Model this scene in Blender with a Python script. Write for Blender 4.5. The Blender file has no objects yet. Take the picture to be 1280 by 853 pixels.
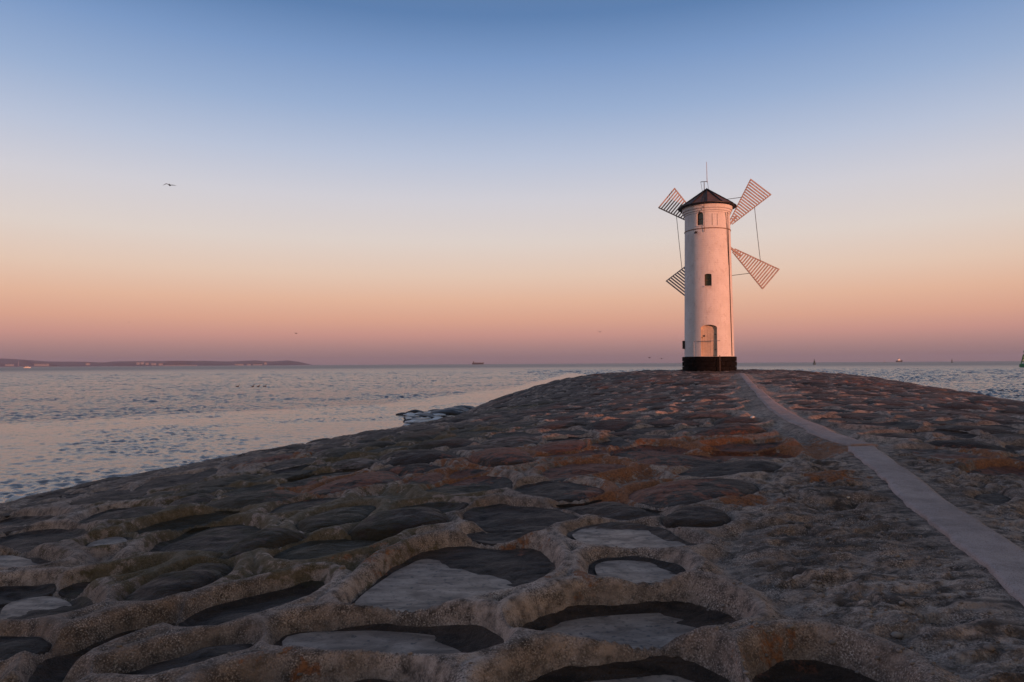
import bpy, math, random
import numpy as np
from mathutils import Matrix, Vector

random.seed(7)
RNG = np.random.default_rng(11)
SC = bpy.context.scene
COL = SC.collection
R = math.radians

# ------------------------------------------------------------------ camera
CAM_Z = 3.0
PITCH, ROLL = R(1.905), R(-0.322)
CAM_M = (Matrix.Translation((0, 0, CAM_Z)) @ Matrix.Rotation(R(90) + PITCH, 4, 'X')
         @ Matrix.Rotation(ROLL, 4, 'Z'))
cd = bpy.data.cameras.new('camera'); cam = bpy.data.objects.new('camera', cd)
COL.objects.link(cam); cam.matrix_world = CAM_M
cd.sensor_width = 36.0; cd.lens = 24.0; cd.clip_start = 0.05; cd.clip_end = 60000
SC.camera = cam

# ------------------------------------------------------------------ light
SUN_AZ = R(142.0)          # azimuth clockwise from +Y: behind the camera, to the right
SUN_EL = R(4.0); SHADE_RIDGE_H = 6.9
sun_dir = Vector((math.sin(SUN_AZ) * math.cos(SUN_EL), math.cos(SUN_AZ) * math.cos(SUN_EL), math.sin(SUN_EL)))


def lin(c):
    return tuple(((v / 255) / 12.92 if v / 255 <= 0.04045 else ((v / 255 + 0.055) / 1.055) ** 2.4) for v in c)


world = bpy.data.worlds.new('World'); SC.world = world; world.use_nodes = True
wn = world.node_tree.nodes; wl = world.node_tree.links
wn.clear()
w_out = wn.new('ShaderNodeOutputWorld'); w_bg = wn.new('ShaderNodeBackground')
w_tc = wn.new('ShaderNodeTexCoord'); w_sep = wn.new('ShaderNodeSeparateXYZ')
wl.new(w_tc.outputs['Generated'], w_sep.inputs[0])
w_ramp = wn.new('ShaderNodeValToRGB')
w_map = wn.new('ShaderNodeMapRange'); w_map.inputs[1].default_value = 0.0; w_map.inputs[2].default_value = 1.0
wl.new(w_sep.outputs[2], w_map.inputs[0])
wl.new(w_map.outputs[0], w_ramp.inputs[0])
SKY = [(0.000, (136, 115, 118)), (0.009, (146, 119, 120)), (0.024, (174, 134, 130)), (0.042, (204, 150, 138)),
       (0.064, (222, 167, 143)), (0.092, (230, 184, 157)), (0.128, (230, 201, 181)), (0.175, (224, 211, 203)),
       (0.235, (210, 208, 215)), (0.29, (186, 196, 217)), (0.35, (154, 176, 210)), (0.41, (124, 154, 198)),
       (0.46, (94, 129, 176)), (0.62, (98, 120, 152)), (1.0, (100, 114, 140))]
cr = w_ramp.color_ramp
while len(cr.elements) < len(SKY):
    cr.elements.new(0.5)
for e, (p, c) in zip(cr.elements, SKY):
    e.position = p; e.color = lin(c) + (1,)
cr.interpolation = 'LINEAR'
w_sky = wn.new('ShaderNodeTexSky'); w_sky.sky_type = 'NISHITA'; w_sky.sun_disc = False
w_sky.sun_elevation = SUN_EL; w_sky.sun_rotation = SUN_AZ
w_sky.air_density = 1.4; w_sky.dust_density = 1.5; w_sky.ozone_density = 1.5
w_sm = wn.new('ShaderNodeMix'); w_sm.data_type = 'RGBA'; w_sm.blend_type = 'MULTIPLY'
w_sm.inputs[0].default_value = 1.0; w_sm.inputs[7].default_value = (0.11, 0.11, 0.11, 1)
wl.new(w_sky.outputs[0], w_sm.inputs[6])
# the half of the sky round the low sun goes over to the physical sky
w_dot = wn.new('ShaderNodeVectorMath'); w_dot.operation = 'DOT_PRODUCT'
wl.new(w_tc.outputs['Generated'], w_dot.inputs[0])
w_dot.inputs[1].default_value = (math.sin(SUN_AZ), math.cos(SUN_AZ), 0)
w_fac = wn.new('ShaderNodeMapRange'); w_fac.interpolation_type = 'SMOOTHSTEP'
w_fac.inputs[1].default_value = -0.35; w_fac.inputs[2].default_value = 0.9
w_fac.inputs[3].default_value = 0.0; w_fac.inputs[4].default_value = 1.0
wl.new(w_dot.outputs['Value'], w_fac.inputs[0])
w_mix = wn.new('ShaderNodeMix'); w_mix.data_type = 'RGBA'
wl.new(w_fac.outputs[0], w_mix.inputs[0]); wl.new(w_ramp.outputs[0], w_mix.inputs[6]); wl.new(w_sm.outputs[2], w_mix.inputs[7])
wl.new(w_mix.outputs[2], w_bg.inputs[0]); w_bg.inputs[1].default_value = 1.0
wl.new(w_bg.outputs[0], w_out.inputs[0])

sd_ = bpy.data.lights.new('sun', 'SUN'); sun = bpy.data.objects.new('sun', sd_); COL.objects.link(sun)
sd_.energy = 3.7; sd_.angle = R(0.5); sd_.color = (1.0, 0.39, 0.25)
sun.rotation_euler = sun_dir.to_track_quat('Z', 'Y').to_euler()
sun.location = (20, -30, 20)

SC.view_settings.view_transform = 'Standard'; SC.view_settings.look = 'None'
SC.view_settings.exposure = 0.0; SC.view_settings.gamma = 1.0; SC.view_settings.use_curve_mapping = False
SC.cycles.use_denoising = True
SC.cycles.max_bounces = 5; SC.cycles.volume_bounces = 0; SC.cycles.diffuse_bounces = 3; SC.cycles.glossy_bounces = 3
SC.cycles.caustics_reflective = False; SC.cycles.caustics_refractive = False


# ------------------------------------------------------------------ helpers
def tag(o, label=None, cat=None, group=None, kind=None):
    if label: o['label'] = label
    if cat: o['category'] = cat
    if group: o['group'] = group
    if kind: o['kind'] = kind
    return o


def empty(name, loc=(0, 0, 0), rz=0.0):
    o = bpy.data.objects.new(name, None); COL.objects.link(o)
    o.location = loc; o.rotation_euler = (0, 0, rz); o.empty_display_size = 0.2
    return o


def link_mesh(name, me, mat=None, parent=None):
    o = bpy.data.objects.new(name, me); COL.objects.link(o)
    if mat and not me.materials: me.materials.append(mat)
    if parent is not None: o.parent = parent
    return o


def mesh_np(name, V, F, smooth=True, attrs=None):
    """V (n,3) array, F (m,4) or (m,3) array of indices"""
    me = bpy.data.meshes.new(name)
    V = np.asarray(V, dtype=np.float32); F = np.asarray(F, dtype=np.int32)
    k = F.shape[1]
    me.vertices.add(len(V)); me.vertices.foreach_set('co', V.ravel())
    me.loops.add(F.size); me.loops.foreach_set('vertex_index', F.ravel())
    me.polygons.add(len(F)); me.polygons.foreach_set('loop_start', np.arange(0, F.size, k, dtype=np.int32))
    me.update(calc_edges=True)
    if smooth: me.polygons.foreach_set('use_smooth', np.ones(len(F), dtype=bool))
    for nm, val in (attrs or {}).items():
        a = me.attributes.new(nm, 'FLOAT', 'POINT'); a.data.foreach_set('value', np.asarray(val, dtype=np.float32).ravel())
    return me


class MB:
    def __init__(s): s.v = []; s.f = []

    def box(s, c, size, ax=None):
        X, Y, Z = ax if ax else (Vector((1, 0, 0)), Vector((0, 1, 0)), Vector((0, 0, 1)))
        c = Vector(c); b = len(s.v)
        for dz in (-.5, .5):
            for dx, dy in ((-.5, -.5), (.5, -.5), (.5, .5), (-.5, .5)):
                s.v.append(c + X * dx * size[0] + Y * dy * size[1] + Z * dz * size[2])
        for q in ((3, 2, 1, 0), (4, 5, 6, 7), (0, 1, 5, 4), (1, 2, 6, 5), (2, 3, 7, 6), (3, 0, 4, 7)):
            s.f.append([b + i for i in q])
        return s

    def bar(s, p0, p1, w, t, nrm=(0, 1, 0)):
        p0, p1 = Vector(p0), Vector(p1); d = p1 - p0; L = d.length; X = d.normalized()
        N = Vector(nrm); Y = N.cross(X).normalized(); Z = X.cross(Y)
        return s.box((p0 + p1) / 2, (L, w, t), (X, Y, Z))

    def tube(s, pts, r, n=8, cap=True):
        pts = [Vector(p) for p in pts]; rs = r if isinstance(r, (list, tuple)) else [r] * len(pts)
        b = len(s.v); up = Vector((0, 0, 1))
        for i, p in enumerate(pts):
            d = (pts[min(i + 1, len(pts) - 1)] - pts[max(i - 1, 0)]).normalized()
            a = up if abs(d.z) < .95 else Vector((1, 0, 0))
            X = d.cross(a).normalized(); Y = d.cross(X)
            for k in range(n):
                t = 2 * math.pi * k / n
                s.v.append(p + (X * math.cos(t) + Y * math.sin(t)) * rs[i])
        for i in range(len(pts) - 1):
            for k in range(n):
                k2 = (k + 1) % n
                s.f.append([b + i * n + k, b + i * n + k2, b + (i + 1) * n + k2, b + (i + 1) * n + k])
        if cap:
            s.f.append([b + k for k in range(n)][::-1]); s.f.append([b + (len(pts) - 1) * n + k for k in range(n)])
        return s

    def lathe(s, prof, n=48, c=(0, 0, 0), cap=True):
        b = len(s.v); c = Vector(c)
        for r, z in prof:
            for k in range(n):
                t = 2 * math.pi * k / n
                s.v.append(c + Vector((r * math.cos(t), r * math.sin(t), z)))
        for i in range(len(prof) - 1):
            for k in range(n):
                k2 = (k + 1) % n
                s.f.append([b + i * n + k, b + i * n + k2, b + (i + 1) * n + k2, b + (i + 1) * n + k])
        if cap:
            s.f.append([b + k for k in range(n)][::-1]); s.f.append([b + (len(prof) - 1) * n + k for k in range(n)])
        return s

    def prism(s, outline, y0, y1):
        """closed outline in x,z extruded from y0 to y1"""
        b = len(s.v); n = len(outline)
        for y in (y0, y1):
            for x, z in outline: s.v.append(Vector((x, y, z)))
        s.f.append([b + i for i in range(n)]); s.f.append([b + n + i for i in range(n)][::-1])
        for i in range(n):
            j = (i + 1) % n
            s.f.append([b + j, b + i, b + n + i, b + n + j])
        return s

    def mesh(s, name, smooth=False):
        me = bpy.data.meshes.new(name); me.from_pydata([tuple(v) for v in s.v], [], s.f); me.update()
        import bmesh
        bm = bmesh.new(); bm.from_mesh(me); bmesh.ops.recalc_face_normals(bm, faces=bm.faces); bm.to_mesh(me); bm.free()
        if smooth:
            me.polygons.foreach_set('use_smooth', [True] * len(me.polygons))
            me.set_sharp_from_angle(angle=R(40))
        return me

    def build(s, name, mat, parent=None, smooth=False):
        return link_mesh(name, s.mesh(name, smooth), mat, parent)


class NT:
    """small node-tree writer"""
    def __init__(s, name):
        s.m = bpy.data.materials.new(name); s.m.use_nodes = True
        s.t = s.m.node_tree; s.t.nodes.clear()
        s.out = s.t.nodes.new('ShaderNodeOutputMaterial'); s.p = s.t.nodes.new('ShaderNodeBsdfPrincipled')
        s.t.links.new(s.p.outputs[0], s.out.inputs[0])

    def n(s, typ, **kw):
        nd = s.t.nodes.new(typ)
        for k, v in kw.items(): setattr(nd, k, v)
        return nd

    def set(s, sock, v):
        if hasattr(v, 'is_output') or isinstance(v, bpy.types.NodeSocket): s.t.links.new(v, sock)
        elif isinstance(v, (tuple, list)) and len(v) == 3 and sock.type == 'RGBA': sock.default_value = tuple(v) + (1,)
        else: sock.default_value = v

    def pos(s): return s.n('ShaderNodeNewGeometry').outputs['Position']
    def obj(s): return s.n('ShaderNodeTexCoord').outputs['Object']

    def mapping(s, v, scale=(1, 1, 1), rot=(0, 0, 0)):
        m = s.n('ShaderNodeMapping'); s.set(m.inputs[0], v); m.inputs[2].default_value = rot; m.inputs[3].default_value = scale
        return m.outputs[0]

    def noise(s, v, scale, detail=4, rough=.55, dist=0.0):
        m = s.n('ShaderNodeTexNoise'); s.set(m.inputs['Vector'], v); m.inputs['Scale'].default_value = scale
        m.inputs['Detail'].default_value = detail; m.inputs['Roughness'].default_value = rough; m.inputs['Distortion'].default_value = dist
        return m.outputs[0]

    def vor(s, v, scale, feature='F1'):
        m = s.n('ShaderNodeTexVoronoi', feature=feature); s.set(m.inputs['Vector'], v); m.inputs['Scale'].default_value = scale
        return m.outputs['Distance'], m.outputs[1]

    def rng(s, v, a, b, c=0.0, d=1.0, smooth=False):
        m = s.n('ShaderNodeMapRange'); s.set(m.inputs[0], v)
        if smooth: m.interpolation_type = 'SMOOTHSTEP'
        for i, x in enumerate((a, b, c, d)): s.set(m.inputs[i + 1], x)
        return m.outputs[0]

    def math(s, op, a, b=0.0):
        m = s.n('ShaderNodeMath', operation=op); s.set(m.inputs[0], a); s.set(m.inputs[1], b); return m.outputs[0]

    def mix(s, f, a, b, blend='MIX'):
        m = s.n('ShaderNodeMix', data_type='RGBA', blend_type=blend); s.set(m.inputs[0], f); s.set(m.inputs[6], a); s.set(m.inputs[7], b)
        return m.outputs[2]

    def attr(s, name): return s.n('ShaderNodeAttribute', attribute_name=name).outputs['Fac']

    def bump(s, h, strength=.5, dist=.01, nrm=None):
        m = s.n('ShaderNodeBump'); s.set(m.inputs['Height'], h); s.set(m.inputs['Strength'], strength); s.set(m.inputs['Distance'], dist)
        if nrm is not None: s.set(m.inputs['Normal'], nrm)
        return m.outputs[0]

    def fin(s, color=None, rough=None, normal=None, metal=None, spec=None):
        if color is not None: s.set(s.p.inputs['Base Color'], color)
        if rough is not None: s.set(s.p.inputs['Roughness'], rough)
        if normal is not None: s.set(s.p.inputs['Normal'], normal)
        if metal is not None: s.set(s.p.inputs['Metallic'], metal)
        if spec is not None: s.set(s.p.inputs['Specular IOR Level'], spec)
        return s.m


def simple(name, c, rough=.7, var=.25, scale=6.0, metal=0.0, bump=.2, dist=.01):
    t = NT(name); v = t.obj(); n = t.noise(v, scale, 5)
    f = t.rng(n, .3, .7)
    col = t.mix(f, tuple(x * (1 - var) for x in c), tuple(min(1, x * (1 + var)) for x in c))
    return t.fin(col, rough, t.bump(t.noise(v, scale * 6, 3), bump, dist), metal)


# ------------------------------------------------------------------ numpy noise
_TAB = RNG.random((8, 256, 256)).astype(np.float32)


def vnoise(x, y, seed=0):
    T = _TAB[seed % 8]
    x = np.asarray(x, dtype=np.float64) + seed * 17.31; y = np.asarray(y, dtype=np.float64) + seed * 9.77
    xi = np.floor(x).astype(np.int64); yi = np.floor(y).astype(np.int64)
    fx = x - xi; fy = y - yi
    fx = fx * fx * fx * (fx * (fx * 6 - 15) + 10); fy = fy * fy * fy * (fy * (fy * 6 - 15) + 10)
    x0 = xi & 255; x1 = (xi + 1) & 255; y0 = yi & 255; y1 = (yi + 1) & 255
    a = T[x0, y0]; b = T[x1, y0]; c = T[x0, y1]; d = T[x1, y1]
    return ((a + (b - a) * fx) * (1 - fy) + (c + (d - c) * fx) * fy) * 2 - 1


def fbm(x, y, oct=3, seed=0, gain=.5):
    s = 0; a = 1.0; t = 0
    for o in range(oct):
        s = s + a * vnoise(np.asarray(x) * 2 ** o, np.asarray(y) * 2 ** o, seed + o); t += a; a *= gain
    return s / t


def sstep(a, b, x):
    t = np.clip((x - a) / (b - a), 0, 1); return t * t * (3 - 2 * t)


# ------------------------------------------------------------------ pixel -> ray (photo pixels, 1280 x 853)
CR = np.array(CAM_M.to_3x3())
FPX = 1280 * 24 / 36


def ray(px, py):
    d = CR @ np.array([(px - 640) / FPX, -(py - 426.5) / FPX, -1.0])
    return d


def at_depth(px, py, y):
    d = ray(px, py); t = y / d[1]
    return Vector((d[0] * t, y, CAM_Z + d[2] * t))


def on_sea(px, py, z=0.0):
    d = ray(px, py); t = (z - CAM_Z) / d[2]
    return Vector((d[0] * t, d[1] * t, z))


# ------------------------------------------------------------------ base form of the breakwater
AX0 = np.array([2.53, 3.42]); PHI = math.atan2(9.67, 33.58)
AXA = np.array([math.sin(PHI), math.cos(PHI)]); AXR = np.array([math.cos(PHI), -math.sin(PHI)])


def us(x, y):
    dx = np.asarray(x) - AX0[0]; dy = np.asarray(y) - AX0[1]
    return dx * AXR[0] + dy * AXR[1], dx * AXA[0] + dy * AXA[1]


def base_z(x, y):
    u, s = us(x, y)
    z0 = 1.82 + 0.0209 * np.clip(s, -25, 36)
    pl = 1.85 + 1.65 * sstep(20, 36, s)
    wl_ = np.interp(s, [0, 12, 18, 26, 32, 38], [16.4, 16.4, 15.1, 14.2, 15.3, 15.8]) + 0.3 * vnoise(s * .3, s * 0 + 3.3, 5)
    wr_ = 14.0 + 0.6 * vnoise(s * .15, s * 0 + 8.3, 6)
    q = np.where(u < 0, np.abs(u) / wl_, np.abs(u) / wr_)
    p = np.where(u < 0, pl, 2.5)
    drop = z0 * np.where(q < 1, q ** p, 1 + p * (q - 1))
    head = np.clip(s - 39, 0, None) ** 2 * 0.06
    return np.maximum(z0 - drop - head, -1.5)


def on_base(px, py):
    d = ray(px, py); t = 2.0
    lo, hi = 0.5, 0.5
    while hi < 80:                                   # first crossing along the ray
        if CAM_Z + d[2] * hi < float(base_z(d[0] * hi, d[1] * hi)): break
        lo = hi; hi *= 1.03
    for _ in range(24):
        t = (lo + hi) / 2
        if CAM_Z + d[2] * t < float(base_z(d[0] * t, d[1] * t)): hi = t
        else: lo = t
    return np.array([d[0] * t, d[1] * t])


# ------------------------------------------------------------------ cells of the stone paving
# traced hollows of the paving: (outline in photo pixels, depth m, dome m, ice level or None)
TR = [
    ([(345, 779), (380, 768), (460, 763), (520, 763), (596, 768), (616, 780), (620, 799), (596, 812), (532, 812), (460, 806), (402, 804), (368, 804)], .13, .0, .035),
    ([(434, 744), (468, 712), (510, 688), (545, 676), (600, 673), (660, 675), (682, 682), (684, 712), (664, 728), (600, 740), (540, 750), (480, 752), (444, 750)], .12, .0, .03),
    ([(741, 694), (780, 689), (830, 692), (851, 702), (846, 713), (815, 720), (775, 719), (744, 714)], .08, .0, .03),
    ([(710, 662), (735, 652), (775, 648), (820, 653), (850, 666), (872, 676), (840, 685), (790, 681), (740, 680), (716, 671)], .08, .01, .03),
    ([(652, 768), (680, 748), (740, 736), (800, 730), (860, 727), (905, 740), (920, 762), (900, 777), (850, 783), (780, 787), (720, 787), (668, 787), (652, 780)], .17, .02, .035),
    ([(640, 835), (680, 816), (760, 804), (830, 798), (885, 804), (912, 830), (915, 870), (780, 890), (640, 880), (615, 850)], .17, .02, .04),
    ([(245, 862), (310, 840), (400, 832), (470, 830), (525, 840), (550, 870), (400, 890), (255, 890)], .15, .0, .045),
    ([(578, 662), (610, 653), (660, 654), (692, 661), (650, 668), (600, 669)], .08, .0, None),
    ([(578, 640), (600, 629), (650, 627), (722, 639), (716, 648), (690, 655), (640, 652), (590, 652)], .08, .03, None),
    ([(952, 812), (1000, 796), (1060, 806), (1115, 832), (1140, 862), (1040, 885), (975, 862), (952, 835)], .16, .0, None),
    ([(535, 610), (560, 599), (600, 589), (625, 591), (642, 604), (615, 615), (570, 619), (543, 617)], .08, .03, None),
    ([(583, 576), (600, 563), (640, 559), (667, 569), (662, 580), (620, 584)], .03, .13, None),
    ([(378, 613), (420, 597), (470, 588), (502, 589), (497, 600), (450, 609), (408, 616)], .05, .09, None),
    ([(505, 602), (530, 590), (556, 588), (540, 603), (515, 606)], .05, .06, None),
    ([(372, 652), (395, 640), (430, 634), (472, 631), (455, 646), (420, 660), (385, 663)], .06, .08, None),
    ([(178, 681), (215, 660), (260, 647), (302, 645), (328, 655), (302, 672), (270, 686), (230, 687), (194, 686)], .11, .08, None),
    ([(225, 610), (250, 600), (290, 591), (332, 591), (302, 602), (255, 611)], .06, .08, None),
    ([(-20, 692), (20, 686), (60, 690), (82, 697), (40, 706), (-20, 710)], .12, .0, .04),
    ([(103, 676), (120, 666), (150, 660), (172, 665), (160, 673), (130, 681)], .10, .0, .03),
    ([(-5, 664), (40, 656), (90, 653), (110, 657), (98, 668), (70, 680), (20, 684), (-8, 677)], .12, .05, None),
    ([(-15, 651), (0, 641), (60, 636), (86, 640), (60, 649), (20, 653)], .12, .02, None),
    ([(93, 649), (120, 636), (150, 630), (190, 628), (207, 635), (180, 646), (140, 651)], .10, .09, None),
    ([(83, 629), (120, 615), (150, 609), (192, 612), (150, 623), (108, 631)], .06, .06, None),
    ([(163, 609), (190, 598), (220, 592), (250, 588), (272, 581), (264, 594), (230, 605), (188, 611)], .10, .04, None),
    ([(280, 613), (310, 605), (342, 601), (342, 610), (310, 617), (283, 618)], .07, .02, None),
    ([(72, 723), (110, 712), (160, 702), (202, 697), (197, 706), (150, 717), (110, 725), (84, 727)], .11, .02, None),
    ([(-5, 742), (40, 729), (75, 727), (100, 733), (117, 746), (111, 760), (70, 770), (30, 777), (-5, 772)], .13, .04, .02),
    ([(-15, 722), (20, 721), (60, 719), (62, 726), (20, 735), (-15, 737)], .10, .0, None),
    ([(-15, 792), (20, 789), (46, 795), (57, 801), (40, 810), (0, 820), (-15, 820)], .09, .05, None),
    ([(153, 741), (180, 728), (220, 712), (260, 700), (292, 702), (281, 716), (250, 730), (215, 742), (180, 750), (159, 748)], .10, .15, None),
    ([(42, 826), (80, 797), (120, 781), (170, 765), (216, 754), (202, 771), (150, 792), (110, 807), (75, 830), (50, 833)], .15, .02, None),
    ([(212, 776), (240, 755), (270, 741), (310, 732), (360, 721), (402, 710), (387, 731), (350, 751), (300, 770), (250, 777)], .12, .06, None),
    ([(126, 836), (160, 823), (220, 803), (270, 789), (316, 787), (304, 806), (260, 822), (210, 834), (160, 840)], .12, .08, None),
    ([(336, 692), (380, 675), (440, 669), (492, 666), (472, 680), (420, 693), (368, 700)], .09, .05, None),
    ([(436, 667), (460, 650), (500, 645), (550, 641), (562, 654), (520, 663), (470, 669)], .05, .12, None),
    ([(-5, 852), (40, 842), (92, 834), (84, 852), (30, 875), (-5, 875)], .13, .05, None),
    ([(783, 613), (820, 602), (870, 597), (930, 601), (948, 608), (925, 618), (880, 626), (850, 634), (808, 626)], .05, .10, None),
    ([(668, 591), (700, 579), (740, 575), (792, 580), (745, 591), (700, 599)], .07, .05, None),
    ([(838, 590), (880, 580), (940, 577), (985, 582), (940, 590), (890, 594)], .04, .06, None),
    ([(876, 553), (930, 548), (985, 548), (962, 557), (900, 559)], .09, .0, None),
    ([(738, 549), (770, 543), (792, 548), (782, 557), (743, 560)], .10, .0, None),
    ([(662, 556), (690, 549), (728, 549), (732, 559), (700, 565), (668, 563)], .05, .09, None),
    ([(1208, 586), (1230, 577), (1285, 576), (1300, 592), (1250, 595), (1213, 591)], .10, .0, None),
    ([(1222, 619), (1240, 612), (1256, 618), (1246, 628), (1230, 627)], .06, .0, None),
    ([(820, 652), (850, 640), (890, 638), (912, 646), (895, 655), (868, 658)], .04, .09, None),
    ([(640, 605), (680, 598), (735, 602), (760, 610), (720, 620), (660, 622)], .07, .05, None),
    ([(330, 640), (350, 625), (395, 618), (430, 616), (410, 628), (365, 640)], .08, .05, None),
]
BARE_PX = [(915, 640), (965, 575), (1050, 559), (1130, 558), (1200, 575), (1300, 606), (1520, 900), (1190, 900), (1140, 815), (1040, 780), (955, 725), (905, 690)]


def chaikin(P, n=2):
    for _ in range(n):
        Q = np.roll(P, -1, 0)
        P = np.stack([P * .75 + Q * .25, P * .25 + Q * .75], 1).reshape(-1, 2)
    return P


def resample(P, m):
    Q = np.vstack([P, P[:1]]); L = np.r_[0, np.cumsum(np.hypot(*np.diff(Q, axis=0).T))]
    t = np.linspace(0, L[-1], m, endpoint=False)
    return np.stack([np.interp(t, L, Q[:, 0]), np.interp(t, L, Q[:, 1])], 1)


def poly_sd(x, y, P):
    """signed distance, positive inside"""
    shp = x.shape; X = x.ravel()[:, None]; Y = y.ravel()[:, None]
    A = P; B = np.roll(P, -1, 0); D = B - A
    px = X - A[:, 0]; py = Y - A[:, 1]
    t = np.clip((px * D[:, 0] + py * D[:, 1]) / ((D ** 2).sum(1) + 1e-12), 0, 1)
    d = np.sqrt(((px - t * D[:, 0]) ** 2 + (py - t * D[:, 1]) ** 2).min(1))
    with np.errstate(divide='ignore', invalid='ignore'):
        cr_ = ((A[:, 1] > Y) != (B[:, 1] > Y)) & (X < D[:, 0] * (Y - A[:, 1]) / (D[:, 1] + 1e-30) + A[:, 0])
    ins = cr_.sum(1) % 2 == 1
    return np.where(ins, d, -d).reshape(shp)


def clip_half(P, n, c):
    """keep points with P.n <= c"""
    out = []
    k = len(P)
    for i in range(k):
        a, b = P[i], P[(i + 1) % k]; da = a @ n - c; db = b @ n - c
        if da <= 0: out.append(a)
        if (da < 0) != (db < 0): out.append(a + (b - a) * (da / (da - db)))
    return np.array(out) if len(out) > 2 else None


cells = []          # dict(P, depth, dome, ice, c, wall)
for pts, dp, dome, ice in TR:
    W = np.array([on_base(*p) for p in pts])
    P = resample(chaikin(W, 2), 44)
    P = P + 0.02 * np.stack([vnoise(P[:, 0] * 5, P[:, 1] * 5, 1), vnoise(P[:, 0] * 5, P[:, 1] * 5, 2)], 1)
    cells.append(dict(P=P, depth=dp * 1.25, dome=dome, ice=ice, c=P.mean(0), wall=.036, shift=.045, traced=True))
BARE = np.array([on_base(*p) for p in BARE_PX])
TRC = [(c['P'], c['P'].min(0) - .25, c['P'].max(0) + .25) for c in cells]

# path edges (traced)
def pts_base(L): return np.array([on_base(*p) for p in L])
PATH_NEAR_L = pts_base([(1057, 560), (1085, 586), (1122, 622), (1160, 656), (1196, 688), (1236, 722), (1280, 762), (1330, 812)])
PATH_NEAR_R = pts_base([(1096, 560), (1130, 586), (1178, 621), (1226, 655), (1278, 690), (1334, 731), (1400, 778), (1470, 830)])
PATH_FAR_L = pts_base([(923.5, 467), (936, 483), (960, 510.5), (985, 527), (1017, 544), (1042, 552), (1063, 557)])
PATH_FAR_R = pts_base([(930.5, 467), (945, 483), (975, 507), (1010, 527), (1047, 544), (1080, 554), (1098, 558)])
for _a, _b in ((PATH_NEAR_L, PATH_NEAR_R),):
    _m = (_a + _b) / 2; _a[:] = _m + (_a - _m) * .92; _b[:] = _m + (_b - _m) * .86
PATH_C = np.vstack([(PATH_FAR_L + PATH_FAR_R) / 2, (PATH_NEAR_L + PATH_NEAR_R) / 2])


def path_dist(x, y):
    A = PATH_C[:-1]; B = PATH_C[1:]; D = B - A
    px = np.asarray(x)[..., None] - A[:, 0]; py = np.asarray(y)[..., None] - A[:, 1]
    t = np.clip((px * D[:, 0] + py * D[:, 1]) / ((D ** 2).sum(1) + 1e-9), 0, 1)
    return np.sqrt(((px - t * D[:, 0]) ** 2 + (py - t * D[:, 1]) ** 2).min(-1))


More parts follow.
